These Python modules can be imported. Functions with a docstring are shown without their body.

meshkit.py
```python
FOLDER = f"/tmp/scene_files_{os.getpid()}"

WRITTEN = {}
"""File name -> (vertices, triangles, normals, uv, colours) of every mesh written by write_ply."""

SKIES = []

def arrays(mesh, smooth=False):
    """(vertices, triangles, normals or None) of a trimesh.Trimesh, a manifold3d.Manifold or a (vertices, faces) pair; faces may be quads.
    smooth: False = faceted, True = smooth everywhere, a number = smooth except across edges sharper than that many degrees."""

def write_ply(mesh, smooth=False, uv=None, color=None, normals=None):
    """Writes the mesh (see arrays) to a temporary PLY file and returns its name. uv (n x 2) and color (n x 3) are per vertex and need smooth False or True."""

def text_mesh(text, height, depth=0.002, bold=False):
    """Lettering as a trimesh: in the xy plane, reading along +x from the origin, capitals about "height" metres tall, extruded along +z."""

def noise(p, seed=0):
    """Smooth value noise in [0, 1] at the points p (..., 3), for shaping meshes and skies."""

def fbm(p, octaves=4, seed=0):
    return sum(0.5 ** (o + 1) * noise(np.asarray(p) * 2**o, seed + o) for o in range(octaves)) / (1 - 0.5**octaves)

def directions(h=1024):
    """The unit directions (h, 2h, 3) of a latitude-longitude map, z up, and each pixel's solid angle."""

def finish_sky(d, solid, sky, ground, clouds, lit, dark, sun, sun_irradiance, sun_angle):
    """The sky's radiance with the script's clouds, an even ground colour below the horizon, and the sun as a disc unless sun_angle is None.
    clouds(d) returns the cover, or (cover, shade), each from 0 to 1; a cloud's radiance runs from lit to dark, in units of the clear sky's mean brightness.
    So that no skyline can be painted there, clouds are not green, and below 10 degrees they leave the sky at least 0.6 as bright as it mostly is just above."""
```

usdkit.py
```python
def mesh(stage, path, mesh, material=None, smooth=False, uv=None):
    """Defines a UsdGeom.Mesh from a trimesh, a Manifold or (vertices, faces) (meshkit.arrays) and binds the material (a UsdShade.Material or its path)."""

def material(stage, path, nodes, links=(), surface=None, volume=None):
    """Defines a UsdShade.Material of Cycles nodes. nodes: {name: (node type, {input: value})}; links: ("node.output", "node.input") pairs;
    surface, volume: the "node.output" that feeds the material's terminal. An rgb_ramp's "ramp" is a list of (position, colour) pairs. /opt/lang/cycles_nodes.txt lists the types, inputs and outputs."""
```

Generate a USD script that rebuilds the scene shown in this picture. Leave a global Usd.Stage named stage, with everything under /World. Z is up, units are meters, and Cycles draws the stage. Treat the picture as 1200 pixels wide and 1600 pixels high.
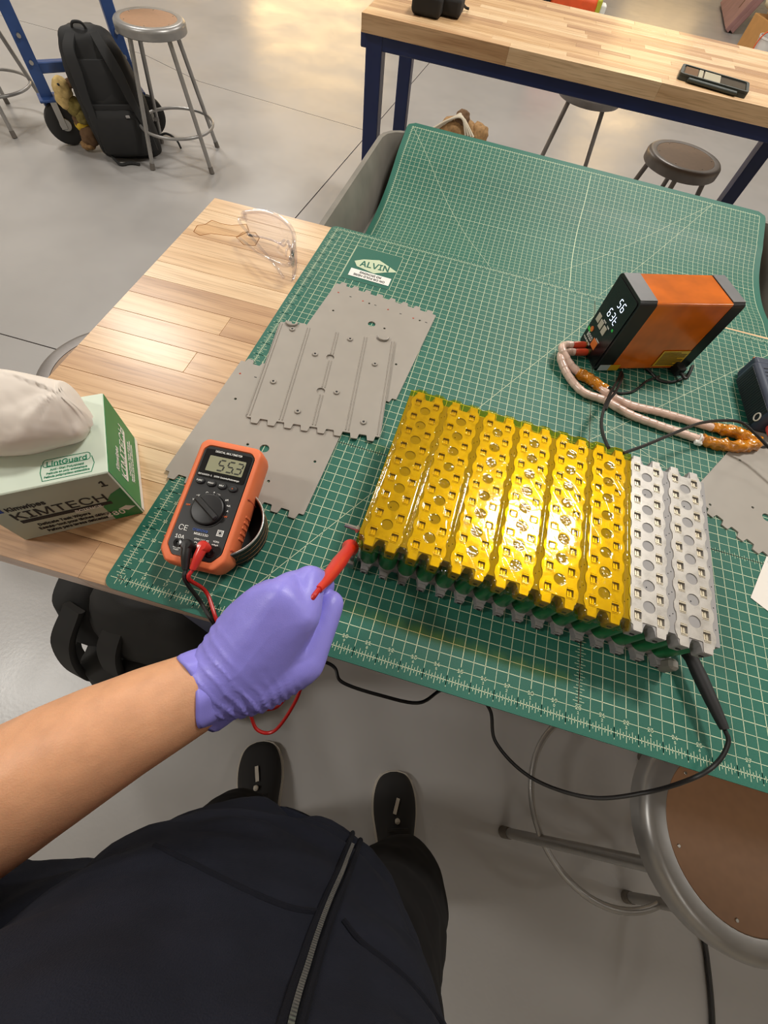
import math, random, sys
import numpy as np, trimesh, manifold3d, shapely
from shapely.geometry import Polygon, box as sbox, LineString, Point
from shapely.ops import unary_union
from shapely import affinity
from pxr import Usd, UsdGeom, UsdLux, Sdf, Gf, UsdShade, Vt
import usdkit, meshkit
rng = np.random.default_rng(7); random.seed(7)
stage = Usd.Stage.CreateInMemory()
UsdGeom.SetStageUpAxis(stage, 'Z'); UsdGeom.SetStageMetersPerUnit(stage, 1.0)
UsdGeom.Xform.Define(stage, '/World'); UsdGeom.Scope.Define(stage, '/World/Looks')

# ------------------------------------------------------------------ camera
H = 0.92                                     # height of the bench top
EYE = np.array([0.27541887, -0.07152306, 1.37331866])
ROT = np.array([[0.95848499, 0.26847074, 0.09607280],      # right
                [0.28172701, -0.83963495, -0.46437382],    # down
                [-0.04400470, 0.47216164, -0.88041296]])   # forward
FPX = 638.873
cam = UsdGeom.Camera.Define(stage, '/World/camera')
cam.CreateHorizontalApertureAttr(36.0); cam.CreateFocalLengthAttr(36.0 * FPX / 1200)
cam.CreateClippingRangeAttr(Gf.Vec2f(0.02, 100))
M4 = np.eye(4); M4[0, :3], M4[1, :3], M4[2, :3], M4[3, :3] = ROT[0], -ROT[1], -ROT[2], EYE
cam.AddTransformOp().Set(Gf.Matrix4d(*M4.ravel().tolist()))
cam.CreateExposureAttr(0.0)

def at(u, v, z=0.0):
    """the place at height z that the photograph shows at pixel (u, v)"""
    d = ROT.T @ np.array([(u - 600) / FPX, (v - 800) / FPX, 1.0])
    return EYE + d * ((z - EYE[2]) / d[2])
def deep(u, v, s):
    return EYE + s * (ROT.T @ np.array([(u - 600) / FPX, (v - 800) / FPX, 1.0]))

# ------------------------------------------------------------------ lights: the room's ceiling lamps
LAMPS = [(1.56, 2.25, 1.75), (-3.2, -0.6, 0.8), (1.5, -2.6, 0.14), (-3.4, 3.4, 1.0), (4.6, 0.6, 0.22), (1.6, 6.2, 1.0), (-3.4, 7.4, 1.0)]
LAMP_POWER = 620.0
for i, (x, y, k) in enumerate(LAMPS):
    L = UsdLux.RectLight.Define(stage, f'/World/lamp_light_{i}')
    L.CreateWidthAttr(1.0 if i else 0.85); L.CreateHeightAttr(0.45 if i else 0.36); L.CreateIntensityAttr(LAMP_POWER * k / 8)
    L.CreateColorAttr(Gf.Vec3f(1.0, 0.965, 0.90))
    L.AddTranslateOp().Set(Gf.Vec3d(x, y, 4.33))
DOME = UsdLux.DomeLight.Define(stage, '/World/sky'); DOME.CreateIntensityAttr(0.0)

# ------------------------------------------------------------------ helpers
V = lambda *a: np.array(a, float)
used = {}
def numbered(parent, name):
    k = (parent, name); n = used.get(k, -1) + 1; used[k] = n
    return name if n == 0 else f'{name}_{n:03d}'
def ppath(parent): return '/World' if parent is None else str(parent.GetPath())
def say(o, label=None, cat=None, group=None, kind=None):
    for k, v in (('label', label), ('category', cat), ('group', group), ('kind', kind)):
        if v: o.SetCustomDataByKey(k, v)
    return o
def obj(name, mesh, m, parent=None, smooth=32, label=None):
    if isinstance(mesh, list): mesh = cat(mesh)
    p = ppath(parent)
    o = usdkit.mesh(stage, f'{p}/{numbered(p, name)}', mesh, M[m], smooth).GetPrim()
    if label: say(o, label)
    return o
def thing(name, label, category, loc=(0, 0, 0), rotz=0, group=None, R=None):
    x = UsdGeom.Xform.Define(stage, f'/World/{numbered("/World", name)}')
    if R is not None:
        T = np.eye(4); T[:3, :3] = np.asarray(R).T; T[3, :3] = loc; x.AddTransformOp().Set(Gf.Matrix4d(*T.ravel().tolist()))
    else:
        x.AddTranslateOp().Set(Gf.Vec3d(*map(float, loc))); x.AddRotateZOp().Set(float(math.degrees(rotz)))
    return say(x.GetPrim(), label, category, group)
def struct(name, mesh, m, parent=None, smooth=False, label=None):
    o = obj(name, mesh, m, parent, smooth, label); o.SetCustomDataByKey('kind', 'structure'); return o
def dup(root, label, loc, rotz, group=None):
    was = root.GetCustomData()
    x = UsdGeom.Xform.Define(stage, '/World/' + numbered('/World', root.GetName().rstrip('0123456789').rstrip('_')))
    x.GetPrim().GetReferences().AddInternalReference(root.GetPath())
    x.GetPrim().SetInstanceable(True)
    x.ClearXformOpOrder()
    x.GetPrim().GetAttribute('xformOp:translate').Set(Gf.Vec3d(*map(float, loc))); x.GetPrim().GetAttribute('xformOp:rotateZ').Set(float(math.degrees(rotz)))
    x.SetXformOpOrder([UsdGeom.XformOp(x.GetPrim().GetAttribute('xformOp:translate')), UsdGeom.XformOp(x.GetPrim().GetAttribute('xformOp:rotateZ'))])
    return say(x.GetPrim(), label, was['category'], group or was.get('group'))

def cat(ms): return trimesh.util.concatenate([m if isinstance(m, trimesh.Trimesh) else trimesh.Trimesh(m[0], m[1], process=False) for m in ms])
def tm(man):
    m = man.to_mesh(); return trimesh.Trimesh(m.vert_properties[:, :3], m.tri_verts, process=False)
def box(sx, sy, sz, c=(0, 0, 0), b=0.0):
    """box of the given size centred at c, its edges chamfered by b"""
    h = np.array([sx, sy, sz]) / 2
    if b <= 0:
        m = trimesh.creation.box([sx, sy, sz])
    else:
        pts = []
        for s in np.ndindex(2, 2, 2):
            sg = np.array(s) * 2 - 1
            for ax in range(3):
                q = h - b; q[ax] = h[ax]; pts.append(sg * q)
        m = trimesh.convex.convex_hull(np.array(pts))
    m.apply_translation(c); return m
def rbox(sx, sy, sz, c=(0, 0, 0), r=0.005, n=12):
    h = np.array([sx, sy, sz]) / 2 - r
    s = manifold3d.Manifold.sphere(r, n)
    m = tm(manifold3d.Manifold.batch_hull([s.translate((np.array(k) * 2 - 1) * h) for k in np.ndindex(2, 2, 2)]))
    m.apply_translation(c); return m
def prism(poly, h, z0=0.0):
    gs = [g for g in getattr(poly, 'geoms', [poly]) if g.area > 1e-10]
    ms = [trimesh.creation.extrude_polygon(g, h, engine='earcut') for g in gs]
    m = cat(ms); m.apply_translation((0, 0, z0)); return m
def rrect(w, d, r, cx=0, cy=0):
    return sbox(cx - w / 2 + r, cy - d / 2 + r, cx + w / 2 - r, cy + d / 2 - r).buffer(r, quad_segs=6)
def spline(P, n=12):
    P = np.asarray(P, float)
    if len(P) < 3: return P if n <= 2 else np.array([P[0] + (P[-1] - P[0]) * t for t in np.linspace(0, 1, n)])
    Q = np.vstack([2 * P[0] - P[1], P, 2 * P[-1] - P[-2]]); out = []
    for i in range(1, len(Q) - 2):
        p0, p1, p2, p3 = Q[i - 1:i + 3]
        for t in np.linspace(0, 1, n, endpoint=False):
            out.append(.5 * ((2 * p1) + (-p0 + p2) * t + (2 * p0 - 5 * p1 + 4 * p2 - p3) * t * t + (-p0 + 3 * p1 - 3 * p2 + p3) * t ** 3))
    out.append(P[-1]); return np.array(out)
def tube(P, r, sides=10, caps=True, closed=False):
    P = np.asarray(P, float); n = len(P); r = np.broadcast_to(np.asarray(r, float), (n,))
    T = (np.roll(P, -1, 0) - np.roll(P, 1, 0)) if closed else np.gradient(P, axis=0)
    T /= np.linalg.norm(T, axis=1, keepdims=True) + 1e-12
    N = np.cross(T[0], [0, 0, 1.0]);
    if np.linalg.norm(N) < .1: N = np.cross(T[0], [1.0, 0, 0])
    N /= np.linalg.norm(N); Ns = []
    for t in T:
        N = N - t * (N @ t); N /= np.linalg.norm(N); Ns.append(N)
    Ns = np.array(Ns); B = np.cross(T, Ns); a = np.arange(sides) * 2 * np.pi / sides
    v = P[:, None] + r[:, None, None] * (np.cos(a)[None, :, None] * Ns[:, None] + np.sin(a)[None, :, None] * B[:, None])
    m = n if closed else n - 1
    i, j = np.meshgrid(np.arange(m), np.arange(sides), indexing='ij'); i2 = (i + 1) % n; j2 = (j + 1) % sides
    q = np.stack([i * sides + j, i * sides + j2, i2 * sides + j2, i2 * sides + j], -1).reshape(-1, 4)
    f = np.vstack([q[:, [0, 1, 2]], q[:, [0, 2, 3]]]); v = v.reshape(-1, 3)
    if caps and not closed:
        k = len(v); v = np.vstack([v, P[0], P[-1]]); jj = np.arange(sides); j2 = (jj + 1) % sides
        f = np.vstack([f, np.stack([np.full(sides, k), j2, jj], 1), np.stack([np.full(sides, k + 1), (n - 1) * sides + jj, (n - 1) * sides + j2], 1)])
    return trimesh.Trimesh(v, f, process=False)
def stube(P, r, sides=10, n=10):
    Q = spline(P, n)
    if np.ndim(r): r = np.interp(np.linspace(0, 1, len(Q)), np.linspace(0, 1, len(r)), r)
    return tube(Q, r, sides)
def strap(P, w, t, side, n=8):
    """flat webbing along a path, its broad side facing across 'side'"""
    Q = spline(P, n); w = np.interp(np.linspace(0, 1, len(Q)), np.linspace(0, 1, np.size(w)), np.atleast_1d(w)); T = np.gradient(Q, axis=0); T /= np.linalg.norm(T, axis=1, keepdims=True)
    S = np.array(side, float) - T * (T @ np.array(side, float))[:, None]; S /= np.linalg.norm(S, axis=1, keepdims=True); N = np.cross(T, S); rings = []
    for a, b in ((-1, -.4), (-.9, -1), (.9, -1), (1, -.4), (1, .4), (.9, 1), (-.9, 1), (-1, .4)): rings.append(Q + S * (w / 2 * a)[:, None] + N * t / 2 * b)
    return loft(np.stack(rings, 1))
def rod(a, b, r, sides=14, r2=None): return tube([np.array(a), np.array(b)], [r, r if r2 is None else r2], sides)
def lathe(prof, n=40, closed=False):
    """profile of (radius, z) turned round z"""
    p = np.asarray(prof, float); a = np.arange(n) * 2 * np.pi / n; k = len(p)
    v = np.stack([p[:, None, 0] * np.cos(a), p[:, None, 0] * np.sin(a), np.repeat(p[:, 1:2], n, 1)], -1).reshape(-1, 3)
    i, j = np.meshgrid(np.arange(k if closed else k - 1), np.arange(n), indexing='ij'); i2 = (i + 1) % k; j2 = (j + 1) % n
    q = np.stack([i * n + j, i * n + j2, i2 * n + j2, i2 * n + j], -1).reshape(-1, 4)
    m = trimesh.Trimesh(v, np.vstack([q[:, [0, 1, 2]], q[:, [0, 2, 3]]]), process=False); return m
def disc(r, h, c=(0, 0, 0), n=24, b=0.0):
    m = lathe([(1e-5, -h / 2), (r - b, -h / 2), (r, -h / 2 + b), (r, h / 2 - b), (r - b, h / 2), (1e-5, h / 2)] if b else [(1e-5, -h / 2), (r, -h / 2), (r, h / 2), (1e-5, h / 2)], n)
    m.apply_translation(c); return m
def torus(R, r, c=(0, 0, 0), n=48, k=10):
    a = np.arange(k) * 2 * np.pi / k
    m = lathe(np.stack([R + r * np.cos(a), r * np.sin(a)], 1), n, True); m.apply_translation(c); return m
def frame(o, x, y):
    x = np.array(x, float); x /= np.linalg.norm(x); y = np.array(y, float); y -= x * (x @ y); y /= np.linalg.norm(y)
    T = np.eye(4); T[:3, 0], T[:3, 1], T[:3, 2], T[:3, 3] = x, y, np.cross(x, y), o; return T
def put(m, T): m = m.copy(); m.apply_transform(T); return m
def text(s, h, bold=False, depth=.0003, center=True, w=None):
    m = meshkit.text_mesh(s, h, depth, bold)
    if w: m.apply_scale([w / (m.bounds[1][0] - m.bounds[0][0]), 1, 1])
    if center: m.apply_translation([-(m.bounds[0][0] + m.bounds[1][0]) / 2, -h / 2, 0])
    return m
def rotx(a): return trimesh.transformations.rotation_matrix(a, [1, 0, 0])
def roty(a): return trimesh.transformations.rotation_matrix(a, [0, 1, 0])
def rotz(a): return trimesh.transformations.rotation_matrix(a, [0, 0, 1])
def move(m, *t): m = m.copy(); m.apply_translation(t); return m
def loft(rings, caps=True):
    rings = np.asarray(rings, float); n, k = rings.shape[:2]; v = rings.reshape(-1, 3)
    i, j = np.meshgrid(np.arange(n - 1), np.arange(k), indexing='ij'); j2 = (j + 1) % k
    q = np.stack([i * k + j, i * k + j2, (i + 1) * k + j2, (i + 1) * k + j], -1).reshape(-1, 4)
    f = np.vstack([q[:, [0, 1, 2]], q[:, [0, 2, 3]]])
    if caps:
        c0, c1 = len(v), len(v) + 1; v = np.vstack([v, rings[0].mean(0), rings[-1].mean(0)]); jj = np.arange(k); j2 = (jj + 1) % k
        f = np.vstack([f, np.stack([np.full(k, c0), j2, jj], 1), np.stack([np.full(k, c1), (n - 1) * k + jj, (n - 1) * k + j2], 1)])
    return trimesh.Trimesh(v, f, process=False)
def bones(chains, edge, iters=8, sides=20, hulls=(), relax=0):
    """joints with radii -> one smooth body"""
    parts = []
    for ch in chains:
        for (a, ra), (b, rb) in zip(ch[:-1], ch[1:]):
            parts.append(manifold3d.Manifold.batch_hull([manifold3d.Manifold.sphere(ra, sides).translate(list(map(float, a))), manifold3d.Manifold.sphere(rb, sides).translate(list(map(float, b)))]))
    for hh in hulls: parts.append(manifold3d.Manifold.batch_hull([manifold3d.Manifold.sphere(r_, sides).translate(list(map(float, a))) for a, r_ in hh]))
    m = manifold3d.Manifold.batch_boolean(parts, manifold3d.OpType.Add).refine_to_length(edge)
    m = tm(m); m.merge_vertices()
    trimesh.smoothing.filter_taubin(m, lamb=.5, nu=.53, iterations=iters * 2)
    if relax: trimesh.smoothing.filter_laplacian(m, lamb=.5, iterations=relax, volume_constraint=False)
    return m
class Print:
    """flat print: thin ribbons lying on a surface given by fn(X, Y) -> world"""
    def __init__(s, fn): s.fn, s.v, s.f, s.n = fn, [], [], 0
    def line(s, a, b, w, seg=1):
        a, b = np.array(a, float), np.array(b, float); d = b - a; d /= np.linalg.norm(d); q = np.array([-d[1], d[0]]) * w / 2
        t = np.linspace(0, 1, seg + 1)[:, None]; c = a + (b - a) * t
        v = np.empty((2 * len(c), 2)); v[0::2] = c + q; v[1::2] = c - q
        i = np.arange(seg) * 2 + s.n
        s.f.append(np.vstack([np.stack([i, i + 1, i + 3], 1), np.stack([i, i + 3, i + 2], 1)])); s.v.append(v); s.n += len(v)
    def mesh(s, m2):
        s.f.append(m2.faces[m2.face_normals[:, 2] > .5] + s.n); s.v.append(m2.vertices[:, :2]); s.n += len(m2.vertices)
    def build(s): return trimesh.Trimesh(s.fn(np.vstack(s.v)), np.vstack(s.f)[:, [0, 2, 1]] if False else np.vstack(s.f), process=False)

# ------------------------------------------------------------------ materials
M = {}
def lin(c):
    c = np.asarray(c, float) / 255.0
    return tuple(np.where(c <= .04045, c / 12.92, ((c + .055) / 1.055) ** 2.4))
def mat(name, rgb, rough=.5, metal=0.0, var=0.0, vscale=20, bump=0.0, bscale=200, spec=.5, coat=0.0, emit=0.0, sheen=0.0, trans=0.0, rvar=0.0, stretch=None, sss=0.0):
    """principled with optional colour mottling (var), roughness variation and bump, all in the object's own space"""
    c = lin(rgb); n = {'p': ('principled_bsdf', {'base_color': c, 'roughness': rough, 'metallic': metal, 'specular_ior_level': spec, 'coat_weight': coat, 'coat_roughness': .15, 'sheen_weight': sheen, 'transmission_weight': trans, 'subsurface_weight': sss, 'subsurface_radius': (.012, .004, .002), 'subsurface_scale': 1.0})}
    l = []
    if emit: n['p'][1].update({'emission_color': c, 'emission_strength': emit})
    if var or bump or rvar: n['tc'] = ('texture_coordinate', {})
    src = 'tc.object'
    if stretch is not None:
        n['mp'] = ('mapping', {'scale': stretch}); l.append(('tc.object', 'mp.vector')); src = 'mp.vector'
    if var:
        n['n1'] = ('noise_texture', {'scale': vscale, 'detail': 4.0}); l.append((src, 'n1.vector'))
        lo, hi = tuple(np.clip(np.array(c) * (1 - var), 0, 1)), tuple(np.clip(np.array(c) * (1 + var), 0, 1))
        n['r1'] = ('rgb_ramp', {'ramp': [(.3, lo), (.7, hi)]}); l += [('n1.fac', 'r1.fac'), ('r1.color', 'p.base_color')]
    if rvar:
        n['n3'] = ('noise_texture', {'scale': vscale * 1.7, 'detail': 3.0}); l.append((src, 'n3.vector'))
        n['m3'] = ('map_range', {'from_min': .3, 'from_max': .7, 'to_min': max(rough - rvar, .03), 'to_max': rough + rvar}); l += [('n3.fac', 'm3.value'), ('m3.result', 'p.roughness')]
    if bump:
        n['n2'] = ('noise_texture', {'scale': bscale, 'detail': 3.0}); n['b'] = ('bump', {'strength': min(bump, 1.0), 'distance': .001}); l += [(src, 'n2.vector'), ('n2.fac', 'b.height'), ('b.normal', 'p.normal')]
    M[name] = usdkit.material(stage, f'/World/Looks/{name}', n, l, surface='p.BSDF')
def woodmat(name, a, b, seed, axis=0, rough=.38):
    """butcher-block stave: long grain along the stave, pores and broad tone bands"""
    sc = [38, 38, 38]; sc[axis] = 2.2; s2 = [260, 260, 260]; s2[axis] = 9
    n = {'g': ('geometry', {}), 'm': ('mapping', {'scale': sc, 'location': (seed * 3.1, seed * 7.7, seed)}), 'm2': ('mapping', {'scale': s2, 'location': (seed, seed, seed)}),
         'n1': ('noise_texture', {'scale': 1.0, 'detail': 5.0, 'distortion': .6}), 'n2': ('noise_texture', {'scale': 1.0, 'detail': 3.0}),
         'r': ('rgb_ramp', {'ramp': [(.3, lin(b)), (.62, lin(a))]}), 'r2': ('rgb_ramp', {'ramp': [(.35, (.62, .55, .48)), (.5, (1, 1, 1))]}),
         'x': ('mix', {'mix_type': 'multiply', 'fac': .55}), 'bp': ('bump', {'strength': .2, 'distance': .0006}), 'p': ('principled_bsdf', {'roughness': rough, 'coat_weight': .25, 'coat_roughness': .22})}
    l = [('g.position', 'm.vector'), ('g.position', 'm2.vector'), ('m.vector', 'n1.vector'), ('m2.vector', 'n2.vector'), ('n1.fac', 'r.fac'), ('n2.fac', 'r2.fac'), ('r.color', 'x.color1'), ('r2.color', 'x.color2'), ('x.color', 'p.base_color'), ('n2.fac', 'bp.height'), ('bp.normal', 'p.normal')]
    M[name] = usdkit.material(stage, f'/World/Looks/{name}', n, l, surface='p.BSDF')
WOODS = [((224, 190, 148), (200, 160, 116)), ((212, 174, 132), (182, 140, 98)), ((232, 202, 162), (212, 176, 134)), ((202, 162, 120), (168, 126, 88)), ((220, 184, 140), (194, 152, 106)), ((192, 152, 114), (160, 120, 86))]
for i, (a, b) in enumerate(WOODS): woodmat(f'wood_{i}', a, b, i + 1); woodmat(f'wood_edge_{i}', tuple(np.array(a) * .93), tuple(np.array(b) * .93), i + 11)
def filmmat(name, tint, gloss_rough=.06, bscale=300, bump=.3, ior=1.55):
    """thin clear film: what lies below is seen through its tint, with a glossy sheen on top"""
    n = {'t': ('transparent_bsdf', {'color': tint}), 'gl': ('glossy_bsdf', {'color': (1, 1, 1), 'roughness': gloss_rough}), 'fr': ('fresnel', {'IOR': ior}), 'mx': ('mix_closure', {}),
         'ge': ('geometry', {}), 'iv': ('math', {'math_type': 'subtract', 'value1': 1.0}), 'ml': ('math', {'math_type': 'multiply'}), 'tc': ('texture_coordinate', {}), 'no': ('noise_texture', {'scale': bscale, 'detail': 2.0}), 'bp': ('bump', {'strength': bump, 'distance': .001})}
    l = [('tc.object', 'no.vector'), ('no.fac', 'bp.height'), ('bp.normal', 'gl.normal'), ('bp.normal', 'fr.normal'), ('ge.backfacing', 'iv.value2'), ('fr.fac', 'ml.value1'), ('iv.value', 'ml.value2'), ('ml.value', 'mx.fac'), ('t.BSDF', 'mx.closure1'), ('gl.BSDF', 'mx.closure2')]
    M[name] = usdkit.material(stage, f'/World/Looks/{name}', n, l, surface='mx.closure')
mat('floor_paint', (152, 149, 147), rough=.34, var=.10, vscale=1.1, bump=.2, bscale=90, spec=.6, rvar=.07)
mat('joint_fill', (58, 52, 50), rough=.8)
mat('wall_paint', (226, 220, 208), rough=.7); mat('ceiling_paint', (214, 210, 204), rough=.8)
mat('window_glow', (255, 214, 150), rough=.5, emit=5.0)
mat('blue_steel', (28, 42, 88), rough=.38, var=.12, vscale=9, spec=.5)
mat('dolly_blue', (44, 72, 126), rough=.42, var=.12, vscale=12)
mat('mat_green', (34, 100, 84), rough=.5, var=.05, vscale=6, bump=.15, bscale=900, spec=.42)
mat('mat_print', (196, 208, 176), rough=.6)
mat('label_white', (232, 230, 224), rough=.6); mat('ink', (28, 28, 30), rough=.6); mat('ink_red', (196, 82, 56), rough=.6)
mat('plate_grey', (158, 151, 142), rough=.46, metal=0.0, var=.03, vscale=30, bump=.06, bscale=1500)
mat('holder_grey', (146, 143, 142), rough=.5, var=.03, vscale=40)
mat('cell_green', (24, 118, 66), rough=.28, var=.1, vscale=60, coat=.3)
mat('nickel', (182, 177, 170), rough=.36, metal=.3, var=.08, vscale=55, bump=.08, bscale=700, rvar=.1)
mat('tab_nickel', (200, 190, 168), rough=.4, metal=.6, var=.15, vscale=400)
mat('steel', (186, 184, 180), rough=.3, metal=.9)
mat('stool_steel', (150, 148, 146), rough=.36, metal=.55, var=.08, vscale=20, spec=.5)
mat('stool_dark', (122, 117, 114), rough=.42, metal=.5, var=.12, vscale=20)
mat('seat_dark', (140, 112, 88), rough=.4, var=.06, vscale=60, coat=.3)
mat('seat_board', (152, 114, 84), rough=.48, var=.06, vscale=60, bump=.05, bscale=900)
mat('rubber', (34, 33, 33), rough=.7); mat('foot_rubber', (98, 92, 86), rough=.7)
mat('black_plastic', (27, 27, 29), rough=.42, bump=.06, bscale=1600); mat('black_gloss', (16, 16, 18), rough=.2)
mat('black_soft', (30, 30, 32), rough=.55); mat('cable_black', (24, 23, 23), rough=.45); mat('cable_red', (190, 32, 30), rough=.38); mat('probe_red', (212, 52, 42), rough=.32, coat=.3)
mat('meter_orange', (234, 122, 76), rough=.55, var=.03, vscale=60, bump=.1, bscale=1400)
mat('print_white', (228, 228, 224), rough=.6); mat('print_orange', (232, 110, 50), rough=.6); mat('print_blue', (56, 84, 150), rough=.6)
mat('lcd', (150, 150, 122), rough=.28, coat=.5); mat('lcd_ink', (44, 46, 40), rough=.4)
mat('tub_grey', (120, 116, 108), rough=.55, var=.14, vscale=14, bump=.15, bscale=120)
mat('box_pale', (216, 228, 212), rough=.42, var=.08, vscale=14, spec=.45); mat('box_green', (30, 128, 72), rough=.42, var=.05, vscale=30); mat('box_mid', (130, 168, 142), rough=.42)
mat('box_face', (176, 184, 168), rough=.45, var=.14, vscale=9); mat('print_green', (40, 132, 98), rough=.5)
mat('blade', (30, 62, 150), rough=.5)
mat('tissue', (226, 216, 206), rough=.85, sheen=.3, var=.03, vscale=30)
mat('paper', (230, 224, 216), rough=.8)
mat('orange_tape', (210, 104, 20), rough=.14, var=.18, vscale=26, bump=.35, bscale=60, coat=.7)
mat('grey_cap', (112, 112, 114), rough=.4, var=.08, vscale=30, bump=.1, bscale=1500); mat('panel_black', (20, 21, 23), rough=.4, bump=.05, bscale=1500)
mat('led', (214, 226, 255), emit=1.8); mat('led_green', (40, 150, 60), emit=.4); mat('button_cream', (186, 180, 166), rough=.5); mat('button_orange', (212, 116, 50), rough=.5)
mat('sticker_yellow', (212, 170, 34), rough=.25, coat=.5); mat('sticker_pale', (186, 200, 206), rough=.4)
mat('wrap_pink', (222, 190, 174), rough=.3, var=.08, vscale=60, coat=.4); mat('kapton_wrap', (206, 128, 14), rough=.1, var=.3, vscale=120, bump=.9, bscale=240, coat=.8, spec=.6)
mat('plug_red', (206, 74, 44), rough=.35, coat=.3); mat('brass', (190, 160, 90), rough=.3, metal=.9)
mat('navy_plastic', (46, 56, 76), rough=.5, bump=.08, bscale=900); mat('navy_dark', (26, 32, 40), rough=.5); mat('coral', (222, 84, 80), rough=.4)
mat('copper', (196, 120, 84), rough=.3, metal=.9)
mat('skin', (216, 160, 122), rough=.48, var=.07, vscale=70, bump=.22, bscale=700, sss=.12)
mat('nitrile', (146, 140, 232), rough=.38, var=.04, vscale=50, bump=.12, bscale=1500, spec=.45)
mat('hoodie', (24, 26, 36), rough=.92, var=.15, vscale=30, bump=.45, bscale=1100, sheen=.0, spec=.2); mat('hoodie_rib', (14, 15, 23), rough=.92, bump=.4, bscale=1400, sheen=.0, spec=.2)
mat('trousers', (20, 18, 18), rough=.9, bump=.3, bscale=900, spec=.2); mat('shoe_black', (26, 24, 24), rough=.85, bump=.3, bscale=900); mat('sole_white', (176, 168, 156), rough=.6); mat('hair', (26, 20, 17), rough=.6)
mat('bag_black', (22, 22, 23), rough=.75, var=.15, vscale=30, bump=.3, bscale=900); mat('bag_mesh', (32, 32, 33), rough=.85, bump=.5, bscale=1600); mat('strap_black', (30, 30, 31), rough=.8)
mat('plush_tan', (206, 178, 118), rough=.95, var=.12, vscale=60, bump=.5, bscale=500); mat('plush_olive', (122, 108, 56), rough=.95, var=.2, vscale=70, bump=.5, bscale=400); mat('plush_yellow', (206, 172, 52), rough=.9, bump=.4, bscale=400); mat('plush_brown', (104, 78, 54), rough=.95, bump=.4, bscale=400)
mat('jute', (150, 116, 76), rough=.9, var=.25, vscale=60); mat('rope_white', (206, 196, 176), rough=.85)
mat('bag_orange', (222, 84, 34), rough=.5, var=.12, vscale=12); mat('bag_yellow', (178, 178, 50), rough=.5)
mat('board_mauve', (150, 112, 108), rough=.6, var=.12, vscale=8); mat('kraft', (186, 138, 82), rough=.75, var=.06, vscale=20); mat('canvas', (206, 192, 160), rough=.8); mat('bucket_white', (214, 210, 206), rough=.4)
mat('phone_case', (48, 54, 50), rough=.55); mat('phone_screen', (60, 56, 52), rough=.12, coat=.5); mat('phone_light', (176, 168, 146), rough=.3)
filmmat('kapton', (.97, .755, .03), .07, 120, .06); filmmat('kapton_deep', (.90, .56, .05), .09, 420, .4)
filmmat('clear', (.93, .93, .95), .05, 50, .0)
filmmat('lens_clear', (.92, .92, .95), .06, 60, .05, ior=2.1)

# ------------------------------------------------------------------ the room
j2 = lambda y: -0.8243 + (y - 2.3967) * 0.0525
JY1, JY3 = 3.76, 0.983
slabs = []
X0, X1, Y0, Y1 = -7.0, 7.0, -4.5, 13.0
gap = unary_union([LineString([(j2(Y0), Y0), (j2(Y1), Y1)]).buffer(.0035), LineString([(X0, JY3 - .05), (j2(1), JY3), (X1, JY3 + .05)]).buffer(.003),
                   LineString([(X0, 4.25), (-2.76, 4.058), (-2.175, 3.83), (-.77, 3.71), (X1, 3.5)]).buffer(.0028)])
floor = sbox(X0, Y0, X1, Y1).difference(gap)
fl = stage.DefinePrim('/World/floor', 'Xform'); fl.SetCustomDataByKey('kind', 'structure')
obj('joint_base', box(X1 - X0, Y1 - Y0, .01, ((X0 + X1) / 2, (Y0 + Y1) / 2, -.009)), 'joint_fill', fl, False)
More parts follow.
